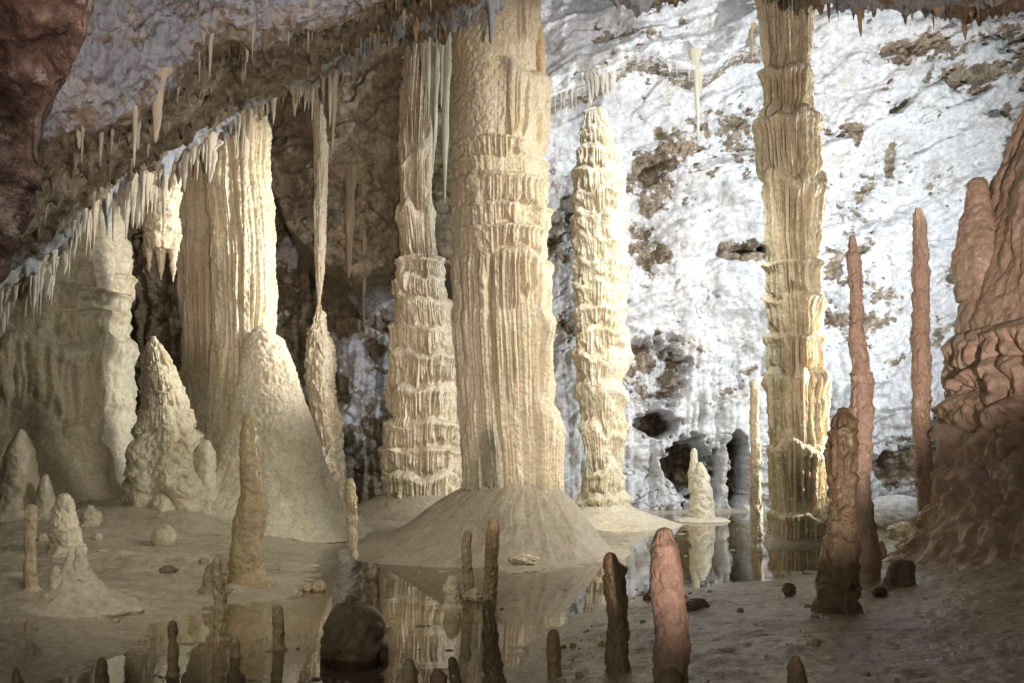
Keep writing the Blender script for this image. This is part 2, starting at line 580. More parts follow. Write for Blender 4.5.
# curtain like fluting low on the wall
flu = billow(np.stack([X * 2.6, Z * .28, np.zeros_like(X)], -1), 2, 66)
d = d - sstep(4.2, 2.6, Z) * sstep(.9, 1.8, X) * .30 * np.sqrt(flu)
V = np.stack([X, Yb + d, Z], -1)
rock_shade = np.clip(mask, 0, 1)
w1 = grid_obj('cave_wall', V, False, M['wall'], attrs={'rock': rock_shade}, flip=True)
tag(w1, 'floodlit white crusted rear cave wall with brown bare patches', 'wall', kind='structure')
wallV1 = V[::2, ::2]

# left rear wall: brown overhanging massif above a dark recess
xs = np.linspace(-16, 0.6, 560)
zs = np.linspace(11.6, -.4, 440)
X, Z = np.meshgrid(xs, zs)
P = np.stack([X, Z, np.zeros_like(X)], -1)
YL = 23.0
edge_px = [(150, 120), (262, 185), (276, 205), (300, 262), (330, 290), (365, 308), (400, 292), (450, 300), (520, 310)]
ex = [wall_pt(a, b, 21.5)[0] for a, b in edge_px]
ez = [wall_pt(a, b, 21.5)[1] for a, b in edge_px]
ze = np.interp(X, ex, ez) + .15 * fbm(P * 1.1, 3, 51)
xm = sstep(ex[1] - .5, ex[1] + .3, X) * sstep(.5, -1.1, X)
bulge = xm * sstep(-.15, .55, Z - ze)
d = -2.2 * bulge + .5 * fbm(P * .5, 4, 52) + .16 * fbm(P * 1.8, 4, 53) * (1 + (1 - bulge)) + .04 * fbm(P * 6, 3, 54)
cr = np.abs(fbm(P * np.array([.6, 1.1, 1]), 3, 55))
d = d + .14 * np.exp(-(cr / .02) ** 2)
flu = billow(np.stack([X * 2.2, Z * .3, np.zeros_like(X)], -1), 2, 56)
d = d - (1 - bulge) * .3 * flu
wh = fbm(P * 1.3, 4, 57) * .9 - .45 + .3 * fbm(P * 4, 3, 58)
for (a, b, rx, ry, s) in [(395, 295, 45, 24, .9), (300, 245, 16, 30, .6), (370, 400, 60, 60, .75), (285, 300, 16, 40, .45), (340, 345, 30, 24, .5), (420, 330, 34, 40, .6)]:
    wh = wh + s * np.exp(-ell(X, Z, a, b, rx, ry, YL) ** 2)
white = sstep(0, .3, wh) * (1 - bulge)
V = np.stack([X, YL + d - .012 * Z ** 2, Z], -1)
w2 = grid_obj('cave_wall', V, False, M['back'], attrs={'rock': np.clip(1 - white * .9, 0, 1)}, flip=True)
tag(w2, 'dim brown overhanging rock with a dark recess beneath it', 'wall', kind='structure')

# ------------------------------------------------------------------ ceiling overhang
L1 = [(-260, 330, 9.0), (-60, 190, 8.6), (20, 150, 8.6), (63, 126, 8.8), (91, 123, 9.0), (130, 116, 9.2), (158, 95, 9.3), (176, 74, 9.4), (200, 44, 9.5), (225, 31, 9.5), (250, 44, 9.6),
      (300, 34, 9.8), (356, 14, 10.0), (385, -4, 10.2), (440, -20, 10.6), (520, -60, 11.0), (700, -70, 11.5), (900, -60, 11.5), (1060, -60, 11.5), (1300, -60, 11.5)]
L2 = [(-260, 420, 13.5), (-60, 340, 13.8), (0, 302, 14.4), (40, 268, 14.8), (75, 230, 15.0), (123, 190, 15.6), (162, 172, 16.0), (197, 148, 16.4), (225, 124, 16.6),
      (278, 103, 16.8), (310, 82, 16.8), (345, 61, 16.6), (380, 40, 15.8), (430, 34, 14.6), (470, 22, 13.3), (493, 2, 13.2), (530, -22, 13.4), (580, -10, 13.6), (640, 9, 13.8), (690, 2, 13.8), (720, -14, 13.8),
      (760, -6, 13.8), (800, 4, 13.8), (860, 14, 13.6), (920, 9, 13.4), (980, 16, 13.2), (1060, 14, 13.0), (1300, 10, 12.5)]


def resample(poly, pxs):
    a = np.array(poly, float)
    return np.stack([pxs, np.interp(pxs, a[:, 0], a[:, 1]), np.interp(pxs, a[:, 0], a[:, 2])], -1)


nc = 1000
pxs = np.linspace(-240, 1280, nc)
A1, A2 = resample(L1, pxs), resample(L2, pxs)
sm = lambda a, n: np.stack([a[:, 0], smooth1(a[:, 1], n), smooth1(a[:, 2], n * 2)], -1)
A1, A2 = sm(A1, 3), sm(A2, 3)
W1 = np.array([at(*p) for p in A1])
W2 = np.array([at(*p) for p in A2])
rowsK = []
up = np.zeros_like(W1)
up[:, 2] = 1
fw = np.zeros_like(W1)
fw[:, 1] = 1
keys = [(0.0, W1 + up * 3.4 - fw * 1.6), (.10, W1 + up * 2.0 - fw * .35), (.22, W1 + up * .9 + fw * .05), (.34, W1 + up * .12), (.38, W1 + fw * .15),
        (.50, W1 * .68 + W2 * .32 + up * .28), (.63, W1 * .3 + W2 * .7 + up * .22), (.72, W2 - fw * .1 + up * .02), (.76, W2 + fw * .12 + up * .08),
        (.84, W2 + fw * .5 + up * 1.0)]
k5 = W2 + fw * 1.6
k5[:, 2] = np.maximum(k5[:, 2] + 1.6, np.interp(pxs, [430, 560], [10.0, 12.6]))
keys.append((.92, k5))
k6 = W2.copy()
k6[:, 1] = 26.0
k6[:, 0] *= 26.0 / W2[:, 1]
k6[:, 2] = np.interp(pxs, [430, 560], [10.9, 13.2])
keys.append((1.0, k6))
kt = np.array([k[0] for k in keys])
KV = np.stack([k[1] for k in keys], 0)
nr = 330
ts = np.linspace(0, 1, nr)
V = np.empty((nr, nc, 3))
for j in range(nc):
    pass
for ax in range(3):
    idx = np.clip(np.searchsorted(kt, ts, side='right') - 1, 0, len(kt) - 2)
    f = (ts - kt[idx]) / (kt[idx + 1] - kt[idx])
    f = (f * .6 + .4 * f * f * (3 - 2 * f))[:, None]
    V[:, :, ax] = KV[idx, :, ax] * (1 - f) + KV[idx + 1, :, ax] * f
N = grid_normals(V)
T = ts[:, None] + 0 * pxs[None]
P = V
face = sstep(.36, .30, T)
under = sstep(.36, .42, T) * sstep(.8, .72, T)
d = .22 * fbm(P * .8, 4, 101) + .09 * fbm(P * 3.0, 4, 102) + .055 * (billow(P * np.array([6, 6, 5]), 3, 103) - .4)
d = d + face * .07 * (billow(P * np.array([9, 9, 6]), 2, 104) - .4)
d = d * (1 - .55 * sstep(.05, 0, np.abs(T - .72)))
d = d + face * .05 * (billow(P * 14, 2, 109) - .4) + under * .04 * (billow(P * np.array([8, 8, 8]), 3, 110) - .4)
V = V + N * d[..., None]
wx = P[..., 0] * (14.0 / np.maximum(P[..., 1], 5))
edge = np.exp(-((T - .735) / .030) ** 2)
lefty = .35 + .65 * sstep(2.0, -1.0, wx)
tq = np.stack([wx * 5.2, P[..., 1] * 1.2, 0 * wx], -1)
teeth = np.clip(fbm(tq, 2, 111, gain=.7) * 1.6, 0, 1) ** 1.2 + .6 * np.clip(fbm(tq * 2.3, 1, 112) * 1.4, 0, 1)
V[..., 2] -= edge * lefty * teeth * .42
V[..., 2] -= under * (1 - edge) * np.clip(fbm(np.stack([wx * 6, P[..., 1] * 5, 0 * wx], -1), 2, 113) - .34, 0, 1) * .4
rk = .95 * under + .55 * (1 - face) * (1 - under) + .24 * face + .18 * face * sstep(.0, .3, fbm(P * .9, 4, 106) + .3 * fbm(P * 4, 3, 107))
fr = sstep(.62, .71, T) * sstep(.86, .75, T)
rk = rk - .9 * fr * sstep(-.15, .2, fbm(P * 1.3, 3, 108) + .1)
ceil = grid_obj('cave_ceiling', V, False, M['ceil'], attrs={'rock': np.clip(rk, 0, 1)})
tag(ceil, 'low rock ceiling with bluish crystal crust and brown underside sloping up to the right', 'ceiling', kind='structure')
Vc = V[::2, ::2]
bv_ceil = BVHTree.FromPolygons([tuple(p) for p in Vc.reshape(-1, 3)], [tuple(q) for q in grid_quads(*Vc.shape[:2], False).tolist()])
bv_wall = BVHTree.FromPolygons([tuple(p) for p in wallV1.reshape(-1, 3)], [tuple(q) for q in grid_quads(*wallV1.shape[:2], False).tolist()])

# dark reddish rock, near, upper left
RE = [(-420, 84, 6.4), (-60, 92, 6.6), (0, 92, 6.8), (40, 84, 7.0), (80, 70, 7.2), (120, 46, 7.4), (160, 42, 7.5), (200, 36, 7.7), (240, 24, 7.9), (275, 6, 8.1), (310, -24, 8.3), (360, -90, 8.5), (480, -190, 8.8)]
ys = np.linspace(-420, 480, 300)
ra = np.array(RE, float)
ex = smooth1(np.interp(ys, ra[:, 0], ra[:, 1]), 4)
ed = np.interp(ys, ra[:, 0], ra[:, 2])
E = np.array([at(a, b, c) for a, b, c in zip(ex, ys, ed)])
nc2 = 260
us = np.linspace(0, 1, nc2)
V = np.empty((300, nc2, 3))
for i, u in enumerate(us):
    if u < .72:
        k = (u / .72)
        q = E + np.array([-3.6 * (1 - k), -1.2 * (1 - k) + .0, 0])
    else:
        k = (u - .72) / .28
        q = E.copy()
        g_ = (E[:, 1] + 2.4 * k) / E[:, 1]
        q[:, 0] = E[:, 0] * g_ + .08 * math.sin(k * math.pi * .5) - 1.3 * k * k
        q[:, 1] += 2.4 * k
        q[:, 2] = CAMZ + (E[:, 2] - CAMZ) * g_
    V[:, i] = q
N = grid_normals(V)
d = .16 * fbm(V * .9, 4, 120) + .20 * (.35 - billow(V * 1.6, 3, 121)) + .07 * fbm(V * 6, 4, 122) - .22 * np.exp(-(fbm(V * .8, 3, 123) / .1) ** 2)
V = V + N * np.sign(-N[:, :120, 1].mean()) * (d * (.25 + .75 * sstep(.74, .60, us))[None])[..., None]
rk = .72 + .5 * fbm(V * 1.3, 4, 124)
w3 = grid_obj('cave_wall', V, False, M['red'], attrs={'rock': np.clip(rk, 0, 1)})
tag(w3, 'near dark reddish rock wall at the upper left', 'wall', kind='structure')


# ------------------------------------------------------------------ lathe-like speleothems
def lathe(prof, Y, nth, nz, tiers=(), amp=.06, nf=7.0, groove=.6, wob=.05, pop=.012, popf=14.0, seed=0, flat=1.0, smooth=2, tj=.10, zs_=.5, side=None, low=0.0, extra=None, shelf=.14, brk=.55):
    a = np.array(prof, float)
    pts_l = np.array([at(x, y, Y) for y, x in zip(a[:, 0], a[:, 1])])
    pts_r = np.array([at(x, y, Y) for y, x in zip(a[:, 0], a[:, 2])])
    zk = pts_l[:, 2]
    cx = (pts_l[:, 0] + pts_r[:, 0]) / 2
    rr = (pts_r[:, 0] - pts_l[:, 0]) / 2
    z = np.linspace(zk[0], zk[-1], nz)
    if rr[0] < .12 * rr.max():  # rounded tip: more rows near the top
        t = np.linspace(0, 1, nz) ** 1.15
        z = zk[0] + (zk[-1] - zk[0]) * t
    o = np.argsort(zk)
    C = smooth1(np.interp(z, zk[o], cx[o]), smooth * 2)
    R = np.interp(z, zk[o], rr[o])
    Rs = smooth1(R, smooth)
    Rs[:2] = R[:2]
    R = Rs
    th = np.linspace(0, 2 * math.pi, nth, endpoint=False)
    th = th - .42 * np.sin(th + math.pi / 2)
    ct, st = np.cos(th)[None], np.sin(th)[None]
    Zg = z[:, None] + 0 * ct
    Rg = R[:, None] + 0 * ct
    rm = np.median(R)
    unit = np.stack([ct + 0 * Zg, st + 0 * Zg, 0 * Zg], -1)
    S = unit * np.minimum(Rg, rm * 1.6)[..., None] + np.stack([0 * Zg, 0 * Zg, Zg], -1)
    S = S + seed * 7.31
    disp = wob * fbm(S * (1.1 / max(rm, .05)) * .6, 3, seed + 1) * Rg
    if low: disp = disp + low * (billow(S * (2.0 / max(rm, .05)) * .55, 2, seed + 5) - .4) * np.minimum(Rg, rm * 1.5)
    if len(tiers):
        tz = np.array([at(CX, y, Y)[2] for y in tiers])
        ring = unit[:1]
        W = np.ones_like(ct) if side is None else side(th)[None]
        TT = np.zeros_like(Zg)
        for i in range(len(tz) - 1):
            h = tz[i] - tz[i + 1]
            zt = tz[i] + tj * h * fbm(ring * 1.3 + i * 5.1 + seed, 2, seed + 3)
            zb = tz[i + 1] + tj * h * fbm(ring * 1.3 + (i + 1) * 5.1 + seed, 2, seed + 3)
            hh_ = np.maximum(zt - zb, .3 * h)
            rows = np.where((z <= zt.max()) & (z >= (zt - 1.2 * hh_).min()))[0]
            if len(rows) == 0: continue
            a_, b_ = rows[0], rows[-1] + 1
            zg, un = Zg[a_:b_], unit[a_:b_]
            t = (zt - zg) / hh_
            fc = np.stack([un[..., 0] * nf, un[..., 1] * nf, zg * zs_ + i * 3.7], -1) + seed
            Ff = np.clip(billow(fc, 2, seed + 2) * 1.5, 0, 1)
            Ff = np.sqrt(Ff)
            Lf = .50 + .68 * np.clip(Ff[:1] * .5 + .25 + .8 * fbm(ring * nf * .55 + i, 2, seed + 4), 0, 1)
            q = np.clip(t / shelf, 0, 1)
            bump_ = np.sqrt(np.clip(1 - (1 - q) ** 2, 0, 1))
            bump_ = bump_ * (1 + .35 * np.exp(-((t - shelf) / .12) ** 2))
            end = 1 - sstep(Lf - .16, Lf + .06, t)
            prof_ = bump_ * np.where(t < shelf, 1, end) * (1 - groove * (1 - Ff) * sstep(shelf * .6, shelf + .25, t))
            brk_ = 1 - brk + brk * sstep(-.22, .2, fbm(ring * .95 + i * 9.7 + seed, 2, seed + 9))
            TT[a_:b_] = np.maximum(TT[a_:b_], prof_ * (t > 0) * brk_)
        disp = disp + amp * W * (TT - .55)
    pp = billow(S * popf, 2, seed + 6)
    big = billow(S * popf * .33, 2, seed + 7)
    disp = disp + pop * (pp - .4) + pop * 1.3 * (big - .4)
    if extra is not None: disp = disp + extra(th[None] + 0 * Zg, Zg, S)
    lim = sstep(0, .6 * rm, Rg + .02)
    Rn = np.maximum(Rg + disp * np.minimum(1, Rg / (.35 * rm + 1e-6)) , Rg * .25)
    Vv = np.stack([C[:, None] + Rn * ct, Y + Rn * st * flat, Zg + pop * .8 * (big - .4)], -1)
    return Vv


def pipes(nf, amp, zsc, seed, zfrom=None, zto=None):
    def fn(th, z, S):
        q = np.stack([np.cos(th) * nf, np.sin(th) * nf, z * zsc], -1) + seed
        q[..., :2] += .25 * fbm(np.stack([np.cos(th) * 2, np.sin(th) * 2, z * .7], -1), 2, seed + 1)[..., None]
        v = np.sqrt(np.clip(billow(q, 2, seed) * 1.5, 0, 1)) - .7
        v = v * (.45 + .55 * sstep(-.25, .2, fbm(np.stack([np.cos(th) * 1.4, np.sin(th) * 1.4, z * .45], -1), 2, seed + 2)))
        if zfrom is not None: v = v * sstep(zfrom + .15, zfrom - .25, z)
        if zto is not None: v = v * sstep(zto - .15, zto + .25, z)
        return amp * v
    return fn


def base_of(V):
    m = V[-1].mean(0)
    return (float(m[0]), float(m[1]), float(V[-1][:, 2].mean()))


# ---- great central column
prof = [(-70, 452, 543), (0, 453, 543), (30, 452, 544), (100, 450, 546), (140, 450, 546), (148, 451, 544), (180, 452, 547), (215, 451, 548), (255, 452, 549), (310, 455, 550),
        (360, 458, 551), (410, 460, 553), (450, 463, 556), (490, 465, 557), (500, 464, 558)]
wside = lambda th: .22 + .78 * sstep(-.35, .25, np.cos(th)) * sstep(.7, -.2, np.sin(th)) + .25 * sstep(.2, .8, np.sin(th))
Vs = lathe(prof, 14.8, 420, 680, tiers=(-110, -30, 50, 78, 148, 166, 181, 212, 232, 258, 312, 402, 540), amp=.12, nf=10, groove=1.15, wob=.05, pop=.016, popf=13, seed=3, tj=.18, zs_=.22, side=wside, brk=.9, extra=pipes(6.0, .20, .10, 700, zfrom=at(CX, 262, 14.8)[2]))
root = empty('giant_column', (0, 14.8, 0), 'giant fluted grey beige column rising from a broad smooth mound in the pool', 'column')
grid_obj('shaft', Vs, True, M['grey'], root, (0, 14.8, 0), cap=False)
prof = [(480, 470, 550), (488, 463, 558), (496, 446, 567), (508, 428, 578), (525, 404, 591), (538, 382, 601), (548, 352, 611), (556, 316, 620), (568, 270, 634)]
ray_ = lambda th, z, S: .010 * (billow(np.stack([np.cos(th) * 11, np.sin(th) * 11, z * 1.2], -1) + .8 * fbm(S, 2, 14)[..., None], 2, 13) - .4) + .05 * fbm(np.stack([np.cos(th) * 1.5, np.sin(th) * 1.5, z * 1.3], -1), 3, 15) + .012 * fbm(np.stack([np.cos(th) * 9, np.sin(th) * 9, z * 1.5], -1), 3, 9) + .03 * fbm(np.stack([np.cos(th) * 2, np.sin(th) * 2, z * 3], -1), 3, 10)
Vs = lathe(prof, 14.8, 420, 190, wob=.03, pop=.006, popf=9, seed=4, smooth=8, extra=ray_)
grid_obj('base_mound', Vs, True, M['mound'], root, (0, 14.8, 0), cap=False)
prof = [(22, 536, 539), (26, 534, 542), (40, 534, 544), (60, 536, 545), (76, 540, 545), (82, 543, 544)]
Vs = lathe(prof, 14.45, 60, 120, wob=.1, pop=.012, popf=22, seed=5)
grid_obj('drip_ridge', Vs, True, M['orange'], root, (0, 14.8, 0))

# ---- pale tiered stalagmite column right of centre
prof = [(108, 593, 600), (112, 588, 604), (125, 585, 608), (145, 583, 614), (152, 579, 619), (165, 577, 621), (200, 575, 625), (240, 576, 626), (300, 578, 625), (330, 578, 624), (350, 577, 628),
        (365, 578, 627), (378, 580, 622), (386, 578, 624), (420, 583, 622), (426, 581, 626), (470, 586, 623), (500, 580, 626), (512, 579, 628)]
Vs = lathe(prof, 19.3, 330, 560, tiers=(100, 127, 147, 170, 193, 214, 238, 261, 283, 305, 328, 350, 384, 425, 467, 494, 520), amp=.13, nf=8, groove=.9, wob=.07, pop=.02, popf=11, seed=11, tj=.45, smooth=1, low=.09, shelf=.25)
b = (float(Vs[-1, :, 0].mean()), 19.3, .1)
root = empty('tiered_stalagmite', b, 'bright cream tiered stalagmite with a rounded top standing before the white wall', 'stalagmite')
grid_obj('shaft', Vs, True, M['pale'], root, b)
prof = [(502, 584, 622), (508, 572, 634), (514, 556, 650), (520, 538, 668), (527, 510, 690)]
Vs = lathe(prof, 19.3, 200, 70, wob=.05, pop=.012, popf=9, seed=12, smooth=4)
grid_obj('base_mound', Vs, True, M['cream'], root, b, cap=False)

# ---- tall right column
prof = [(-60, 762, 809), (0, 763, 809), (58, 767, 808), (70, 765, 808), (74, 766, 811), (108, 768, 810), (116, 761, 812), (126, 759, 815), (150, 760, 816), (200, 764, 817), (240, 764, 817),
        (262, 768, 817), (300, 769, 818), (335, 771, 819), (380, 771, 821), (430, 771, 824), (440, 768, 827), (470, 768, 827), (520, 771, 828), (545, 770, 829)]
Vs = lathe(prof, 16.0, 380, 760, tiers=(-120, -30, 70, 116, 176, 262, 296, 334, 372, 437, 512, 548), amp=.16, nf=8, groove=1.2, wob=.06, pop=.024, popf=12, seed=21, tj=.2, low=.03, zs_=.3, extra=pipes(4.5, .12, .25, 740))
b = (float(Vs[-1, :, 0].mean()), 16.0, 0.0)
root = empty('tall_column', b, 'tall slender yellowish column with a bright lit right edge, right of the thin yellow candle', 'column')
grid_obj('shaft', Vs, True, M['cream'], root, b, cap=False)
prof = [(534, 771, 828), (538, 762, 836), (543, 750, 848), (549, 738, 862)]
Vs = lathe(prof, 16.0, 180, 50, wob=.08, pop=.012, popf=10, seed=22)
grid_obj('base_mound', Vs, True, M['mound'], root, b, cap=False)

# ---- stepped column left of centre
prof = [(10, 402, 438), (50, 403, 437), (100, 399, 435), (145, 397, 433), (151, 399, 433), (200, 399, 433), (245, 403, 436), (270, 399, 441), (290, 395, 447), (330, 395, 454), (345, 393, 455), (360, 393, 457),
        (385, 391, 458), (395, 389, 459), (418, 389, 459), (425, 385, 460), (470, 383, 461), (490, 382, 462), (505, 384, 460)]
Vs = lathe(prof, 20.0, 400, 640, tiers=(-50, 20, 149, 205, 258, 278, 300, 326, 352, 386, 421, 446, 470, 505), amp=.16, nf=11, groove=1.1, wob=.06, pop=.02, popf=11, seed=31, tj=.3, low=.04, shelf=.2, zs_=.4)
b = (float(Vs[-1, :, 0].mean()), 20.0, .3)
root = empty('stepped_column', b, 'stepped cream column of stacked drip rims, widening downward, just left of the giant column', 'column')
grid_obj('shaft', Vs, True, M['rosy'], root, b, cap=False)
prof = [(490, 390, 456), (498, 372, 476), (506, 355, 494), (514, 330, 520), (522, 300, 550)]
Vs = lathe(prof, 20.0, 200, 60, wob=.08, pop=.012, popf=8, seed=32, smooth=4)
grid_obj('base_mound', Vs, True, M['mound'], root, b, cap=False)

# ---- broad drapery column on the left
b = (at(245, 520, 17.5)[0], 17.5, .1)
root = empty('drapery_column', b, 'broad ivory drapery column under the low ceiling with a wide flowstone cone at its foot', 'column')
prof = [(80, 200, 260), (130, 202, 267), (180, 207, 269), (210, 209, 272), (250, 211, 274), (300, 213, 274), (340, 215, 272), (400, 213, 274), (470, 210, 280), (520, 205, 285)]
Vs = lathe(prof, 17.5, 360, 560, wob=.10, pop=.024, popf=10, seed=41, low=.05, extra=pipes(5.0, .20, .16, 710))
grid_obj('shaft', Vs, True, M['drape'], root, b, cap=False)
prof = [(80, 180, 228), (140, 181, 228), (200, 179, 228), (300, 181, 228), (362, 184, 228), (372, 181, 230), (380, 184, 240), (400, 186, 244), (430, 181, 248), (520, 160, 252)]
Vs = lathe(prof, 18.0, 300, 520, tiers=(40, 372, 400, 520), amp=.11, nf=8.0, groove=1.0, wob=.06, pop=.016, popf=10, seed=42, tj=.15, zs_=.16, extra=pipes(5.5, .17, .10, 720, zto=at(CX, 372, 18.0)[2]))
grid_obj('side_shaft', Vs, True, M['cream'], root, b, cap=False)
prof = [(326, 258, 264), (330, 252, 270), (340, 247, 282), (352, 243, 289), (380, 238, 300), (420, 228, 312), (460, 217, 325), (490, 204, 336), (510, 186, 346), (522, 165, 356), (536, 130, 372)]
Vs = lathe(prof, 16.9, 340, 330, wob=.10, pop=.024, popf=9.0, seed=43, flat=.75, low=.06)
grid_obj('flowstone_cone', Vs, True, M['drape'], root, b, cap=False)
prof = [(120, 238, 250), (150, 239, 249), (190, 241, 247), (225, 243, 246), (242, 244.4, 245)]
Vs = lathe(prof, 16.75, 50, 120, wob=.15, pop=.01, popf=16, seed=44)
grid_obj('drip_ridge', Vs, True, M['rosy'], root, b)

# ---- cone stalagmite
prof = [(336, 151, 155), (340, 149.5, 157), (352, 148, 165), (365, 147, 172), (400, 144, 186), (425, 140, 194), (440, 134, 200), (465, 128, 207), (495, 124, 212), (518, 122, 215), (534, 114, 224), (548, 98, 240)]
Vs = lathe(prof, 16.4, 340, 380, tiers=(300, 345, 365, 388, 410, 430, 455), amp=.06, nf=5, groove=.6, wob=.14, pop=.02, popf=9, seed=51, low=.07, tj=.4, extra=lambda th, z, S: sstep(at(CX, 425, 16.4)[2] + .2, at(CX, 450, 16.4)[2], z) * (.26 * (np.sqrt(np.clip(billow(S * 1.35, 1, 760) * 1.2, 0, 1)) - .55) + .06 * (billow(S * 4, 2, 761) - .4)))
o = grid_obj('cone_stalagmite', Vs, True, M['cream'], None, base_of(Vs), cap=True)
tag(o, 'large pointed cone stalagmite with a bulbous lumpy foot in front of the dark gap', 'stalagmite')

# ---- thin column: stalactite touching a stalagmite
b = at(326, 484, 20.0)
root = empty('thin_column', b, 'very thin column where a long stalactite touches the tip of a knobbly stalagmite', 'column')
prof = [(60, 309, 331), (85, 310, 329), (110, 312, 326), (150, 314, 327), (200, 314.5, 326), (250, 315, 325), (280, 316, 323), (298, 317.3, 320.5), (306, 318, 320)]
Vs = lathe(prof, 20.0, 90, 330, tiers=(50, 95, 170, 306), amp=.04, nf=4, groove=.8, wob=.1, pop=.01, popf=14, seed=61, tj=.4)
grid_obj('stalactite', Vs, True, M['rosy'], root, b)
prof = [(302, 318, 320), (308, 316.5, 321.5), (318, 314, 324), (332, 310, 328), (350, 308, 332), (372, 307, 335), (382, 308, 334), (400, 309, 337), (420, 311, 341), (445, 312, 342), (470, 313, 343), (490, 311, 346), (506, 307, 348), (524, 298, 354)]
Vs = lathe(prof, 20.0, 160, 330, tiers=(290, 312, 330, 348, 384, 420, 444, 470, 500), amp=.07, nf=4.5, groove=.9, wob=.12, pop=.035, popf=8, seed=62, tj=.6)
grid_obj('stalagmite', Vs, True, M['rosy'], root, b)

# ---- flowstone mass far left
prof = [(190, -110, 112), (235, -112, 116), (262, -113, 120), (290, -114, 124), (330, -115, 123), (360, -115, 122), (400, -116, 126), (440, -120, 130), (480, -126, 138), (505, -134, 150), (520, -150, 172), (532, -175, 200)]
Vs = lathe(prof, 19.6, 420, 340, tiers=(150, 272, 292, 316, 344, 420, 620), amp=.20, nf=9, groove=1.2, wob=.08, pop=.03, popf=7.5, seed=71, tj=.4, flat=.8, zs_=.4, low=.10, brk=.8, extra=lambda th, z, S: pipes(9, .24, .2, 750, zfrom=at(CX, 345, 19.6)[2], zto=at(CX, 405, 19.6)[2])(th, z, S) + .10 * (billow(S * 1.7, 3, 751) - .4))
o = grid_obj('flowstone_mass', Vs, True, M['cream'], None, base_of(Vs), cap=False)
tag(o, 'broad beige flowstone mass with drip fringes at the left end of the cave', 'flowstone')

# ---- right flowstone mass
ZB = at(CX, 345, 11.0)[2]


def bulbs(th, z, S):
    q = S * np.array([3.6, 3.6, 2.6])
    q = q + .35 * fbm(S * 1.5, 2, 731)[..., None]
    v = np.sqrt(np.clip(billow(q, 1, 730) * 1.2, 0, 1)) - .6
    q2 = S * np.array([7.5, 7.5, 5.0])
    v2 = np.sqrt(np.clip(billow(q2, 1, 732), 0, 1)) - .6
    lo = sstep(ZB + .25, ZB - .2, z)
    return lo * (.17 * v + .05 * v2) * sstep(-.2, .7, z) + (1 - lo) * .03 * v + .05 * fbm(S * np.array([2.0, 2.0, .5]), 3, 733)


b = (at(1075, 560, 11.0)[0], 11.0, .2)
root = empty('flowstone_mass', b, 'huge reddish brown flowstone mass with rounded drip rims at the right side', 'flowstone')
prof = [(60, 1048, 1200), (96, 1038, 1202), (118, 1029, 1204), (150, 1016, 1206), (180, 1003, 1208), (215, 992, 1208), (250, 984, 1210), (290, 971, 1212), (320, 965, 1214), (360, 961, 1216), (400, 958, 1216), (450, 954, 1218),
        (490, 944, 1222), (520, 936, 1230), (540, 924, 1240), (556, 908, 1250), (572, 884, 1266), (592, 850, 1290), (612, 812, 1320)]
Vs = lathe(prof, 11.0, 520, 480, tiers=(20, 170, 335, 366, 396, 430, 462, 500, 570), amp=.10, nf=12, groove=1.0, wob=.09, pop=.02, popf=9, seed=81, tj=.5, low=.03, zs_=1.1, shelf=.3, brk=1.0, extra=bulbs)
grid_obj('main_flow', Vs, True, M['rust'], root, b, cap=True)
prof = [(178, 973, 983), (182, 969, 986), (195, 967, 989), (212, 966, 990), (228, 960, 994), (240, 957, 996), (262, 955, 1000), (300, 957, 1006)]
Vs = lathe(prof, 11.2, 110, 140, wob=.15, pop=.02, popf=9, seed=82)
grid_obj('knob', Vs, True, M['rust'], root, b)

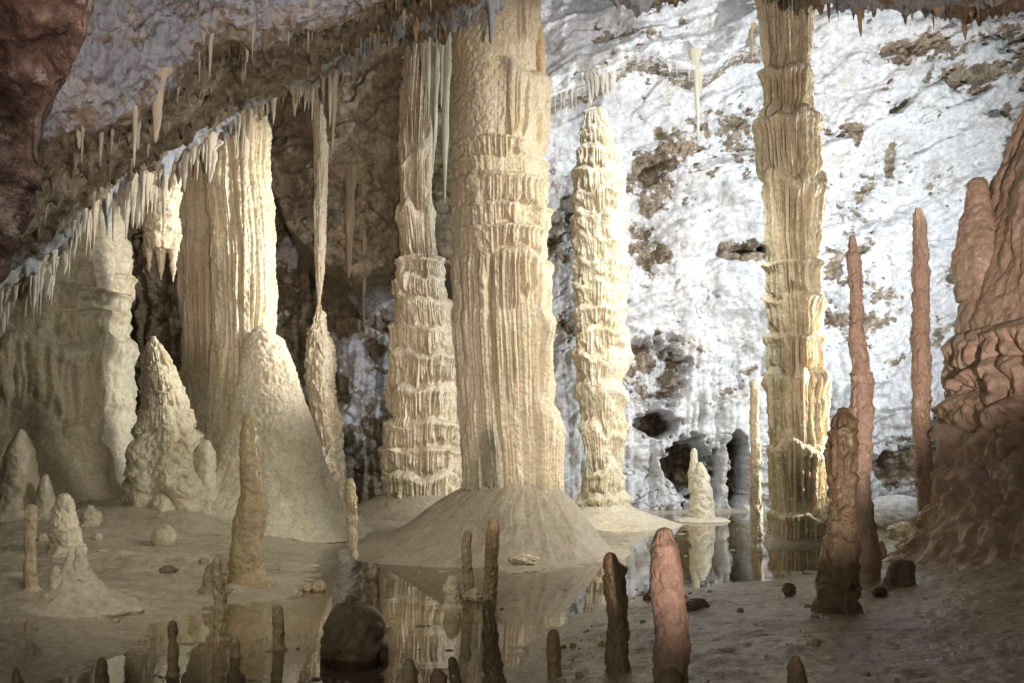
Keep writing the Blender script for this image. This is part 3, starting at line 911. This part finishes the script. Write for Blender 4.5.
# ------------------------------------------------------------------ candle stalagmites
def candle(name, label, mat, pts, seg=0.0, seed=0, on=None, group=None, nth=44, cat='stalagmite', sink=.06, pop=.010, parent=None, flare=1.0, kw=None):
    """pts: (py, xl, xr) from tip to foot, last row is where it meets the ground"""
    y0, xl, xr = pts[-1]
    g = ground((xl + xr) / 2, y0) if on is None else at((xl + xr) / 2, y0, on)
    Y = g[1]
    p = list(pts)
    tip = p[0]
    w0 = tip[2] - tip[1]
    c0 = (tip[1] + tip[2]) / 2
    hgt = pts[-1][0] - tip[0]
    rd = min(w0 * .5, hgt * .2)
    p = [(tip[0], c0 - w0 * .05, c0 + w0 * .05), (tip[0] + rd * .12, c0 - w0 * .24, c0 + w0 * .24), (tip[0] + rd * .4, c0 - w0 * .38, c0 + w0 * .38), (tip[0] + rd, c0 - w0 * .5, c0 + w0 * .5)] + [q for q in p[1:] if q[0] > tip[0] + rd]
    s = Y / F
    dip = (.22 if g[2] < .02 else sink) / s
    if flare:
        wv = (xr - xl)
        cxx = (xl + xr) / 2
        p[-1] = (y0 - min(.09 * hgt, .25 * wv), cxx - wv * .5, cxx + wv * .5)
        p.append((y0, cxx - wv * (.5 + .13 * flare), cxx + wv * (.5 + .13 * flare)))
        p.append((y0 + dip * .3, cxx - wv * (.5 + .3 * flare), cxx + wv * (.5 + .3 * flare)))
        p.append((y0 + dip, cxx - wv * (.5 + .3 * flare), cxx + wv * (.5 + .3 * flare)))
    else:
        p.append((y0 + dip, xl, xr))
    nz = int(np.clip(hgt * 1.6, 40, 420))
    r = (xr - xl) / 2 * s
    tiers = ()
    if seg:
        tiers = []
        yy = tip[0] - seg
        k = 0
        rr = random.Random(seed)
        while yy < y0 + dip + seg:
            tiers.append(yy)
            yy += seg * rr.uniform(.6, 1.45)
    args = dict(tiers=tiers, amp=r * .17, nf=2.4, groove=.25, wob=.22, pop=pop * .6 * (r / .08) ** .5, popf=min(26, 1.4 / r), seed=seed + 200, tj=.35, smooth=2, brk=.6)
    if kw: args.update(kw)
    Vs = lathe(p, Y, nth, nz, **args)
    zc_ = Vs[:, 0, 2]
    kk = np.stack([(zc_ - zc_[-1]) / (r * 7), 0 * zc_ + seed * 1.7, 0 * zc_], -1)
    fade = np.clip((zc_ - zc_[-1]) / (r * 3), 0, 1)
    Vs[:, :, 0] += (r * .30 * fade * fbm(kk, 2, 800))[:, None]
    Vs[:, :, 1] += (r * .6 * fade * fbm(kk, 2, 801))[:, None] + (g[1] - Y)
    o = grid_obj(name, Vs, True, mat, parent, base_of(Vs) if parent is None else tuple(parent.location))
    if parent is None: tag(o, label, cat, group)
    return o


C = candle
# right hand group
C('tall_stalagmite', 'tall wavy pinkish stalagmite behind the dark stub, second from the right', M['peach'],
  [(234, 850.5, 855), (245, 849.5, 857), (262, 850, 863), (270, 851, 864), (290, 853, 864), (330, 851, 865), (365, 851, 869), (400, 850, 871), (430, 850, 871), (480, 854, 872), (530, 855, 875), (583, 855, 880)],
  seg=17, seed=1, nth=90)
C('tall_stalagmite', 'tall slim reddish stalagmite nearest the flowstone mass at the right', M['peach'],
  [(207, 916, 923), (225, 914, 926), (270, 914, 929), (300, 912.5, 928), (340, 911.5, 929), (380, 912, 930), (430, 914, 930), (480, 916, 933), (510, 918, 937), (540, 919, 937), (556, 917, 935)],
  seg=19, seed=2, nth=90, on=11.6)
C('stub_stalagmite', 'thick dark brown stalagmite with a pointed tip in front of the pinkish one', M['dark'],
  [(407, 836, 846), (420, 831, 853), (445, 828, 856), (480, 829, 856), (510, 829, 855), (530, 827, 857), (560, 822, 857), (585, 818, 858), (612, 817, 857)],
  seg=24, seed=3, nth=110)
C('small_stub', 'small dark stub between the tall pinkish stalagmite and the squat block', M['olive'], [(540, 877, 884), (550, 876, 886), (563, 875, 887)], seed=4)
C('squat_block', 'squat brown calcite block at the foot of the flowstone slope', M['stone'], [(558, 893, 917), (568, 890, 917), (586, 885, 914)], seed=5, nth=80)
C('pink_stalagmite', 'blunt pink stalagmite in the front, lit by reddish light', M['pink'],
  [(527, 655, 675), (545, 652, 679), (580, 650, 682), (620, 651, 684), (660, 652, 686), (700, 653, 690)], seg=34, seed=6, nth=150, kw={'amp': .006, 'wob': .1})
C('rounded_stalagmite', 'dark rounded knob right in front of the blunt pink stalagmite', M['dark'], [(664, 657, 682), (675, 655, 684), (704, 653, 688)], seed=7, nth=90)
C('dark_stump', 'dark pointed stump at the bottom edge, right of the pink stalagmite', M['dark'], [(655, 793, 803), (668, 789, 807), (700, 788, 809)], seed=8, nth=90)
C('broken_stalagmite', 'dark brown broken stalagmite with a shoulder, left of the pink one', M['dark'],
  [(552, 605, 615), (562, 604, 617), (568, 604, 626), (585, 605, 626), (620, 607, 627), (650, 606, 629), (674, 607, 630)], seg=26, seed=9, nth=110)
C('short_candle', 'short olive candle alone between the giant mound and the broken stalagmite', M['olive'], [(629, 549, 558), (640, 547, 560), (679, 547, 561)], seg=18, seed=10, nth=70)
C('candle_stalagmite', 'straight olive candle in front of the giant column mound', M['olive'],
  [(517, 489, 500), (530, 487, 500), (560, 485, 498), (590, 483, 496), (616, 482, 496)], seg=22, seed=11, nth=80)
C('candle_stalagmite', 'dark pointed candle at the bottom just in front of the straight olive candle', M['dark'],
  [(599, 485, 494), (615, 484, 496), (650, 483, 499), (675, 483, 502), (700, 480, 505)], seg=26, seed=12, nth=90)
C('candle_stalagmite', 'thin brown candle left of the straight olive candle', M['olive'], [(531, 463, 471), (550, 462, 472), (575, 463, 473), (596, 463, 474)], seg=17, seed=13, nth=60)
C('pale_stub', 'pale rounded stub standing in the water left of the thin brown candle', M['cream'], [(575, 444, 457), (585, 443, 459), (607, 443, 460)], seg=12, seed=14, nth=60)
C('foreground_stub', 'tan stub cut by the bottom edge, leftmost of the three below the dark mound', M['tan'], [(657, 404, 415), (668, 402, 417), (700, 401, 418)], seed=15, nth=70)
C('foreground_stub', 'pinkish stub cut by the bottom edge, middle of the three below the dark mound', M['pink'], [(668, 433, 445), (676, 431, 447), (702, 430, 448)], seed=16, nth=70)
C('foreground_stub', 'leaning dark stub cut by the bottom edge, rightmost of the three below the dark mound', M['dark'], [(657, 448, 457), (670, 449, 459), (700, 450, 462)], seed=17, nth=70)
# centre left group
C('yellow_candle', 'thin yellowish candle standing at the pool rim behind the dark mound', M['tan'], [(478, 346, 356), (500, 346, 357), (540, 347, 357), (576, 347, 357)], seg=21, seed=18, nth=60)
g = ground(352, 655)
root = empty('mound_stalagmite', g, 'pale cone stalagmite growing on a dark brown boulder shaped mound in the pool', 'stalagmite')
C('cone_tip', None, M['white'], [(549, 340, 352), (560, 338, 356), (585, 336, 359), (606, 333, 362)], on=g[1] + .05, seed=19, nth=80, parent=root, flare=0, kw={'low': .1})
C('dark_foot', None, M['dark'], [(594, 343, 358), (605, 334, 368), (625, 325, 379), (645, 321, 383), (656, 320, 384)], on=g[1], seed=20, nth=150, parent=root, flare=0, kw={'low': .16, 'wob': .4, 'smooth': 3})
C('candle_stalagmite', 'tan candle leaning on the right flank of the dark mound', M['tan'], [(561, 367, 378), (575, 366, 379), (610, 367, 380), (645, 370, 382)], seg=20, seed=22, nth=70)
C('short_candle', 'short brown candle standing in the mirror water right of the two tier candle', M['olive'], [(604, 273, 283), (620, 273, 284), (648, 274, 285)], seg=18, seed=23, nth=60)
C('brown_stalagmite', 'tall smooth brown stalagmite before the ivory flowstone cone', M['olive'],
  [(413, 243, 255), (430, 241, 257), (460, 240, 260), (490, 238, 263), (520, 234, 265), (550, 232, 264), (581, 231, 264)], seg=0, seed=24, nth=140, kw={'wob': .14, 'low': .08})
C('two_tier_candle', 'tapering two tier brown candle standing in the water', M['olive'], [(557, 212, 219), (580, 211, 222), (603, 213, 225), (608, 212, 226), (640, 213, 227)], seg=26, seed=25, nth=70)
C('knobby_stub', 'double knob stub on the shore just behind the two tier candle', M['stone'], [(554, 215, 226), (562, 213, 227), (568, 207, 227), (588, 205, 226)], seg=11, seed=26, nth=60)
C('segmented_candle', 'short segmented candle in the left pool', M['olive'], [(620, 168, 176), (632, 167, 177), (640, 169, 176), (650, 168, 178), (676, 168, 180)], seg=18, seed=27, nth=60)
C('round_stub', 'little round knob poking out of the water right of the two tier candle', M['tan'], [(636, 231, 239), (642, 230, 240), (656, 231, 239)], seed=28, nth=44)
C('foreground_stub', 'dark rounded stub at the bottom edge below the two tier candle', M['dark'], [(667, 228, 240), (675, 226, 243), (700, 225, 244)], seed=29, nth=70)
C('pale_stub', 'pale rounded stalagmite leaning on the left of the ivory flowstone cone', M['drape'], [(440, 202, 212), (452, 200, 216), (475, 200, 218), (497, 199, 220), (514, 198, 222)], seed=30, nth=70, on=16.2, kw={'low': .08})
# left group
C('small_cone', 'fat grey cone stalagmite at the left edge in front of the flowstone', M['grey'], [(429, 12, 24), (450, 5, 30), (475, 0, 35), (500, -3, 38), (516, -5, 40)], seed=32, nth=110, kw={'low': .08})
C('small_cone', 'small grey pointed cone right beside the fat grey cone', M['grey'], [(474, 40, 48), (490, 37, 53), (516, 34, 58)], seed=33, nth=70)
C('rod_stalagmite', 'thin yellowish rod stalagmite with an even thickness at the far left', M['tan'], [(504, 26, 35), (520, 25, 36), (560, 25, 36), (589, 25, 38)], seg=24, seed=34, nth=60)
C('blunt_cone', 'blunt pale cone stalagmite behind the twin tipped mound', M['cream'], [(493, 58, 69), (505, 55, 73), (530, 51, 79), (552, 51, 82)], seg=13, seed=35, nth=90)
C('lumpy_knob', 'small lumpy knob on the shore right of the blunt pale cone', M['cream'], [(505, 85, 95), (512, 82, 100), (523, 81, 101)], seed=36, nth=60, kw={'low': .2})
g = ground(76, 603)
root = empty('twin_mound', g, 'twin tipped grey calcite mound with a wide skirt at the left', 'stalagmite')
C('skirt', None, M['grey'], [(556, 70, 84), (570, 63, 92), (585, 55, 104), (596, 42, 122), (606, 18, 142)], on=g[1], seed=37, nth=200, parent=root, flare=0, kw={'low': .06, 'smooth': 3}, pop=.02)
C('tip', None, M['grey'], [(546, 68, 74), (556, 66, 77), (575, 63, 82)], on=g[1] - .03, seed=38, parent=root)
C('tip', None, M['grey'], [(545, 77, 83), (556, 76, 86), (575, 72, 90)], on=g[1] - .05, seed=39, parent=root)
C('knob', None, M['grey'], [(565, 52, 60), (572, 51, 62), (592, 48, 66)], on=g[1] - .12, seed=40, parent=root)
C('tiny_stub', 'tiny stub behind the matching one at the lower left water edge', M['tan'], [(620, 25, 31), (626, 24, 32), (634, 24, 33)], seed=41)
C('tiny_stub', 'tiny stub in front of the matching one at the lower left water edge', M['tan'], [(639, 26, 33), (645, 25, 34), (658, 25, 35)], seed=42)
C('foreground_stub', 'dark stub cut by the bottom edge below the twin tipped mound', M['dark'], [(657, 97, 107), (668, 96, 108), (700, 95, 110)], seed=43, nth=60)
C('foreground_stub', 'dark pointed stub in the bottom left corner', M['dark'], [(668, 13, 19), (680, 11, 22), (700, 9, 24)], seed=44, nth=60)
# far pool
b = ground(700, 521)
root = empty('white_stalagmite', b, 'small bright white stalagmite standing on a flat round ledge in the far pool', 'stalagmite')
C('body', None, M['pale'], [(462, 695, 703), (475, 692, 707), (490, 688, 709), (505, 686, 712), (521, 686, 713)], on=b[1], seed=45, nth=110, parent=root, flare=0, kw={'low': .14})
C('side_tip', None, M['pale'], [(448, 691, 696), (460, 690, 698), (490, 688, 702)], on=b[1] + .06, seed=46, parent=root, flare=0)
prof = [(517, 684, 716), (518, 678, 724), (520.5, 674, 729), (523, 676, 727), (527, 684, 718)]
Vs = lathe(prof, b[1], 120, 24, wob=.08, pop=.01, popf=8, seed=47, smooth=1)
grid_obj('ledge', Vs, True, M['pale'], root, tuple(b))
C('thin_candle', 'thin bright yellow candle standing in the far pool left of the tall right column', M['pale'],
  [(379, 750.5, 758), (395, 750.5, 759), (430, 751, 760), (480, 751, 762), (520, 751, 763), (546, 751, 763)], seg=15, seed=48, nth=80)


# loose stones and lumps
def boulder(name, label, mat, px, py, wpx, hpx, seed, dfac=.8, Y=None, n=48, rough=.28):
    g = ground(px, py) if Y is None else at(px, py, Y)
    s = g[1] / F
    a, c = wpx * s / 2, hpx * s
    th = np.linspace(0, 2 * math.pi, n * 2, endpoint=False)
    ph = np.linspace(.02, math.pi - .02, n)
    T_, Pp = np.meshgrid(th, ph)
    U = np.stack([np.sin(Pp) * np.cos(T_), np.sin(Pp) * np.sin(T_), np.cos(Pp)], -1)
    r = 1 + rough * fbm(U * 1.3 + seed * 3.1, 4, seed) + .35 * rough * (billow(U * 4 + seed, 2, seed + 1) - .4)
    V = U * r[..., None] * np.array([a, a * dfac, c * .62]) + np.array([g[0], g[1], g[2] + c * .36])
    o = grid_obj(name, V, True, mat, None, (g[0], g[1], g[2]))
    return tag(o, label, 'stone')


boulder('round_ball', 'round calcite ball lying at the foot of the large cone stalagmite', M['cream'], 164, 545, 24, 20, 300, rough=.12)
boulder('floor_stone', 'flat brown stone on the floor right of the pink stalagmite', M['stone'], 697, 608, 24, 9, 301)
boulder('floor_stone', 'small brown block on the shore in front of the tall right column', M['stone'], 789, 594, 13, 11, 302)
boulder('floor_stone', 'small stone beside the squat brown block', M['stone'], 880, 595, 14, 8, 303)
boulder('floor_stone', 'tiny stone on the wet floor just right of the broken stalagmite', M['stone'], 647, 600, 8, 6, 304)
boulder('floor_stone', 'dark lump on the shore left of the double knob stub', M['stone'], 168, 573, 17, 7, 305)
boulder('floor_stone', 'small lump on the shore above the double knob stub', M['stone'], 204, 565, 10, 7, 306)
boulder('floor_stone', 'dark flat lump on the shore right of the brown stalagmite', M['stone'], 299, 536, 14, 6, 307)
boulder('water_stone', 'larger of two pale lumps in the water left of the pale cone', M['tan'], 319, 591, 13, 10, 308)
boulder('water_stone', 'smaller of two pale lumps in the water left of the pale cone', M['tan'], 307, 591, 10, 8, 309)
boulder('water_stone', 'tiny pale lump in the water above the short brown candle', M['tan'], 295, 595, 7, 6, 310)
boulder('water_stone', 'pale lump in the water right of the pale rounded stub', M['tan'], 473, 600, 20, 10, 311, rough=.5)
boulder('water_stone', 'crumpled pale lump at the foot of the giant mound', M['cream'], 524, 563, 26, 8, 312, rough=.6)
boulder('far_boulder', 'smooth bluish grey boulder at the far shore between the two tall stalagmites', M['wall'], 900, 525, 72, 30, 313, Y=19.0, rough=.12)
boulder('far_stone', 'bright cream lump on the far shore in front of the bluish boulder', M['pale'], 905, 534, 30, 11, 314, rough=.5)
boulder('floor_stone', 'small pale lump on the left shore by the yellowish rod', M['cream'], 42, 541, 10, 8, 315)
boulder('floor_stone', 'small pale lump on the left shore right of the blunt cone', M['cream'], 97, 540, 10, 7, 316)

# crumbs of calcite lying about on the floor
cv, cq = [], []
rg = np.random.default_rng(5)
tries = 0
ths = np.linspace(0, 2 * math.pi, 7, endpoint=False)
phs = np.linspace(.25, math.pi - .25, 5)
while len(cv) < 340 and tries < 6000:
    tries += 1
    a_ = rg.uniform(-.55, .52)
    y_ = math.exp(rg.uniform(math.log(5.5), math.log(17)))
    x_ = math.tan(a_) * y_
    sd_ = float(pool_sd(np.array([x_]), np.array([y_]))[0])
    if sd_ < .25 or rg.random() > .25 + 1.2 * math.exp(-sd_ / .6): continue
    h_ = float(floor_h(np.array([x_]), np.array([y_]))[0][0])
    r_ = .008 + .04 * rg.random() ** 5
    T_, Pp = np.meshgrid(ths + rg.random() * 6, phs)
    U = np.stack([np.sin(Pp) * np.cos(T_), np.sin(Pp) * np.sin(T_) * rg.uniform(.6, 1), np.cos(Pp) * rg.uniform(.4, .8)], -1) * (1 + rg.uniform(-.3, .3, T_.shape))[..., None]
    cq.append(grid_quads(5, 7, True, len(cv) * 35))
    cv.append(U.reshape(-1, 3) * r_ + np.array([x_, y_, h_ + r_ * .2]))
me = raw_mesh('calcite_crumbs', np.concatenate(cv), np.concatenate(cq))
me.materials.append(M['tan'])
co_ = bpy.data.objects.new('calcite_crumbs', me)
COL.objects.link(co_)
tag(co_, 'loose calcite crumbs and grit scattered over the wet floor', 'rubble', kind='stuff')

# ------------------------------------------------------------------ stalactites
protos = []


def straw_proto(k, spiky):
    n, m = 10, 26
    r_ = random.Random(k)
    t = np.linspace(0, 1, m)
    rad = (1 - t) ** (.6 if spiky else .45) * (1 - .4 * t) + .03 + .45 * np.exp(-(t / .12) ** 2)
    rad = rad * (1 + .14 * np.sin(t * 19 + k) * (1 - t))
    rad[-1] = .015
    th = np.linspace(0, 2 * math.pi, n, endpoint=False)
    bx = .12 * np.sin(t * 3.1 + k) * t
    S = np.stack([np.cos(th)[None] * np.ones((m, 1)) * 1.3, np.sin(th)[None] * np.ones((m, 1)) * 1.3, t[:, None] * 4 * np.ones((1, n))], -1) + k * 4.4
    w = 1 + .45 * fbm(S, 2, 400 + k)
    Vv = np.stack([rad[:, None] * np.cos(th)[None] * w + bx[:, None], rad[:, None] * np.sin(th)[None] * w, -t[:, None] + 0 * th[None]], -1)
    pts = Vv.reshape(-1, 3)
    q = grid_quads(m, n, True)
    return raw_mesh('stalactite', pts, q)


meshes = {}
for mk in ('white', 'drape', 'orange', 'stone', 'rosy'):
    meshes[mk] = []
    for k in range(7):
        me = straw_proto(k, k % 2 == 0)
        me.materials.append(M[mk])
        meshes[mk].append(me)
NST = [0]


def stalactite(p, length, rad, mk, label, group, rz=None):
    NST[0] += 1
    o = bpy.data.objects.new('stalactite', random.choice(meshes[mk]))
    COL.objects.link(o)
    o.location = p
    bl = random.random() < .3
    o.scale = (rad * (2.4 if bl else 1), rad, length)
    o.rotation_euler = (random.uniform(-.02, .02), random.uniform(-.02, .02), random.uniform(-.5, .5) if bl else random.uniform(0, 6.28))
    return tag(o, label, 'stalactite', group)


def under_ceiling(x, y, z):
    h = bv_ceil.ray_cast(Vector((x, y, z - 1.6)), Vector((0, 0, 1)))
    return h[0] if h[0] is not None else None


def along(W, A, px):
    return np.array([np.interp(px, A[:, 0], W[:, k]) for k in range(3)])


def fringe(n, x0, x1, lo, hi, rlo, rhi, mks, label, group, dy=(-.45, .12), A=A2, W=W2, power=2.0):
    cl = [random.uniform(x0, x1) for _ in range(max(3, n // 7))]
    for i in range(n):
        px = random.uniform(x0, x1) if random.random() < .35 else min(x1, max(x0, random.gauss(random.choice(cl), (x1 - x0) * .022)))
        w = along(W, A, px)
        y = w[1] + random.uniform(*dy)
        p = under_ceiling(w[0] * y / w[1], y, w[2])
        if p is None or abs(p.z - w[2]) > 1.2: continue
        L = (lo + (hi - lo) * random.random() ** power) * y / F
        r = (rlo + (rhi - rlo) * random.random() ** 1.5) * y / F
        stalactite((p.x, p.y, p.z + .06 + r), L + .06 + r, r, random.choice(mks), label, group)


fringe(62, 25, 215, 20, 62, 1.8, 5.0, ['white', 'white', 'drape'], 'whitish stalactite in the dense fringe along the low left ceiling edge', 'fringe stalactites over the left flowstone', dy=(-.5, .35), power=1.5)
fringe(60, -10, 215, 10, 46, 1.2, 3.6, ['white', 'white', 'drape'], 'whitish stalactite in the dense fringe along the low left ceiling edge', 'fringe stalactites over the left flowstone')
fringe(46, 215, 350, 8, 44, 1.2, 4.0, ['white', 'drape', 'rosy'], 'stalactite along the ceiling edge between the drapery column and the thin column', 'stalactites above the drapery column')
fringe(42, 345, 490, 6, 26, 1.0, 2.8, ['rosy', 'rosy', 'orange', 'stone'], 'short stalactite along the ceiling edge left of the giant column', 'stalactites left of the giant column top', dy=(-1.2, .12))
fringe(52, 735, 1045, 5, 22, 1.0, 3.0, ['stone', 'rosy', 'stone'], 'short brown stalactite in the row along the top right ceiling edge', 'stalactites along the top right ceiling edge', dy=(-.5, .15))
fringe(14, 600, 708, 3, 10, 1.0, 2.2, ['stone', 'stone'], 'tiny brown stalactite on the small ceiling lip at top centre', 'stalactites at the top centre ceiling lip', dy=(-.2, .15))
fringe(30, 70, 400, 12, 46, 1.2, 3.0, ['drape', 'stone', 'white'], 'stalactite hanging from the front lip of the crusted ceiling', 'stalactites on the front ceiling lip', A=A1, W=W1, dy=(-.1, .5))
# under the brown slope between lip and rear edge
for i in range(34):
    px = random.uniform(40, 440)
    k = random.uniform(.2, .9)
    w = along(W1, A1, px) * (1 - k) + along(W2, A2, px) * k
    p = under_ceiling(w[0], w[1], w[2])
    if p is None: continue
    y = p.y
    L = random.uniform(8, 26) * y / F
    r = random.uniform(.9, 2.0) * y / F
    stalactite((p.x, p.y, p.z + .08), L + .08, r, random.choice(['stone', 'rosy', 'drape']), 'thin stalactite under the brown sloping ceiling', 'stalactites under the sloping ceiling')
# ledge on the white wall
for i in range(44):
    px = random.choice([random.uniform(546, 610), random.uniform(546, 765)])
    x = np.interp(px, [p[0] for p in LEDGE_PX], lx)
    z = np.interp(px, [p[0] for p in LEDGE_PX], lz) + .12
    h = bv_wall.ray_cast(Vector((x, 12, z)), Vector((0, 1, 0)))
    if h[0] is None: continue
    L = (8 + 24 * random.random() ** 2) * .0225
    stalactite((x, h[0].y + .06, z + .05), L + .1, random.uniform(1.0, 2.2) * .0225, random.choice(['white', 'drape', 'white']), 'small straw stalactite along the ledge across the white wall', 'straws along the wall ledge')
x, z = wall_pt(691, 74)
h = bv_wall.ray_cast(Vector((x, 12, z)), Vector((0, 1, 0)))
stalactite((x, h[0].y, z + .3), 2.0, .085, 'drape', 'long cream stalactite hanging lowest from the middle of the wall ledge', None)
x, z = wall_pt(746, 44)
h = bv_wall.ray_cast(Vector((x, 12, z)), Vector((0, 1, 0)))
stalactite((x, h[0].y, z + .2), .8, .07, 'orange', 'small orange stalactite at the right end of the wall ledge', None)


def hang(px, y0, y1, wpx, Y, mk, label, name='stalactite', seed=0, up=.25, group=None):
    a, b = at(px, y0, Y), at(px, y1, Y)
    return stalactite((a[0], Y, a[2] + up), a[2] - b[2] + up, wpx * Y / F / 2, mk, label, group)


hang(158, 96, 143, 9, 9.3, 'drape', 'single cream stalactite near the left end of the front ceiling lip')
hang(211, 40, 78, 8, 9.5, 'drape', 'cream stalactite under the pale blade of the front ceiling lip')
hang(135, 118, 168, 7, 9.2, 'drape', 'slender stalactite left of the single cream one on the front lip')
hang(858, -4, 37, 13, 13.5, 'orange', 'larger orange brown stalactite hanging down at the top right')
hang(868, -4, 14, 14, 13.5, 'drape', 'stubby pale stalactite right beside the larger orange brown one')
for k, (px, y0, y1, w) in enumerate([(428, 40, 120, 9), (433, 38, 150, 9), (438, 44, 168, 10), (443, 40, 110, 7), (446, 50, 205, 6), (424, 42, 86, 7)]):
    hang(px, y0, y1, w, 19.0, 'drape', 'long pointed ivory stalactite in the bunch beside the stepped column top', group='ivory stalactite bunch beside the stepped column', up=.6)
for k, (px, y0, y1, w) in enumerate([(336, 70, 150, 9), (330, 72, 128, 8), (312, 80, 120, 8), (306, 84, 112, 7)]):
    hang(px, y0, y1, w, 19.6, 'drape', 'pointed ivory stalactite clustered at the head of the thin column', group='ivory stalactites at the thin column head', up=.6)
hang(352, 148, 280, 9, 20.4, 'stone', 'long dull stalactite against the brown rock, left one of the pair', up=.3)
hang(364, 210, 330, 10, 20.6, 'stone', 'long dull stalactite against the brown rock, right one of the pair', up=.5)
b = at(160, 190, 16.3)
root = empty('stalactite_cluster', b, 'stubby yellowish stalactite cluster with three points left of the drapery column', 'stalactite')
prof = [(165, 146, 180), (190, 145, 180), (215, 144, 179), (238, 144, 179), (250, 147, 178)]
Vs = lathe(prof, 16.3, 110, 120, tiers=(150, 190, 204, 218, 232, 260), amp=.05, nf=4, groove=.5, wob=.1, pop=.015, popf=10, seed=91)
grid_obj('body', Vs, True, M['drape'], root, tuple(b))
for k, (px, y1, w) in enumerate([(149, 272, 11), (161, 280, 13), (173, 282, 11)]):
    prof = [(222, px - w * .5, px + w * .5), (245, px - w * .48, px + w * .48), (y1 - 12, px - w * .22, px + w * .22), (y1, px - .4, px + .4)]
    Vs = lathe(prof, 16.25, 50, 80, wob=.12, pop=.012, popf=12, seed=92 + k)
    grid_obj('point', Vs, True, M['drape'], root, tuple(b))

# ------------------------------------------------------------------ light
world = bpy.data.worlds.new('World')
scene.world = world
world.use_nodes = True
bg = world.node_tree.nodes['Background']
bg.inputs[0].default_value = (1.0, .84, .66, 1)
bg.inputs[1].default_value = .016


def spot(name, loc, target, power, col, angle, blend=.6, size=.12):
    l = bpy.data.lights.new(name, 'SPOT')
    l.energy = power
    l.color = col
    l.spot_size = math.radians(angle)
    l.spot_blend = blend
    l.shadow_soft_size = size
    o = bpy.data.objects.new(name, l)
    COL.objects.link(o)
    o.location = loc
    o.rotation_euler = (Vector(target) - Vector(loc)).to_track_quat('-Z', 'Y').to_euler()
    return o


# the show cave's own hidden floodlights, then an added front fill
spot('wall_floodlight', (9.6, 15.8, 4.2), (3.6, 22.5, 7.0), 3500, (.92, .965, 1.0), 140, 1.0)
spot('high_floodlight', (3.0, 16.0, 9.2), (2.6, 22.5, 5.2), 850, (.93, .97, 1.0), 140, 1.0, .3)
spot('left_floodlight', (.9, 16.5, 4.6), (-5.0, 17.4, 4.6), 2300, (1.0, .965, .86), 66, .8, .4)
spot('upper_floodlight', (5.0, 10.3, 6.6), (-1.6, 17.0, 2.6), 1850, (1.0, .95, .81), 84, .9, 1.0)
spot('rim_floodlight', (8.0, 15.5, 2.4), (3.8, 15.5, 2.2), 1900, (1.0, .96, .84), 60, .5)
spot('pool_floodlight', (2.6, 12.8, 6.6), (2.6, 20.0, 2.4), 900, (1.0, .96, .84), 62, .7, .3)
spot('ceiling_floodlight', (3.4, 7.0, 3.2), (-2.8, 9.3, 5.4), 360, (.82, .885, 1.0), 60, .8)
spot('front_floodlight', (-1.9, 5.4, 4.7), (-2.9, 12.6, .2), 760, (1.0, .94, .79), 70, .9, .8)
spot('pink_floodlight', (2.2, -3.5, .3), (2.2 - .63, -3.5 + 9.02, .3 + 4.27), 4900, (1.0, .76, .63), 50, .2)
spot('red_glow', (-1.0, 2.0, 1.0), (-3.6, 7.2, 4.6), 105, (1.0, .74, .65), 70, .9)
spot('front_fill', (-3.0, -1.5, 3.4), (-.9, 7.8, .4), 400, (1.0, .92, .78), 84, 1.0, .4)  # added fill from behind the camera, brightens the dim foreground

# ------------------------------------------------------------------ render settings
vs = scene.view_settings
vs.view_transform = 'Standard'
vs.look = 'None'
vs.exposure = 0.0
vs.gamma = 1.0
vs.use_curve_mapping = False
scene.cycles.max_bounces = 6
scene.cycles.diffuse_bounces = 3
scene.cycles.glossy_bounces = 3
scene.cycles.transparent_max_bounces = 8
scene.cycles.sample_clamp_indirect = 4.0
scene.cycles.use_denoising = True
scene.cycles.use_adaptive_sampling = True
scene.cycles.adaptive_threshold = 0.02
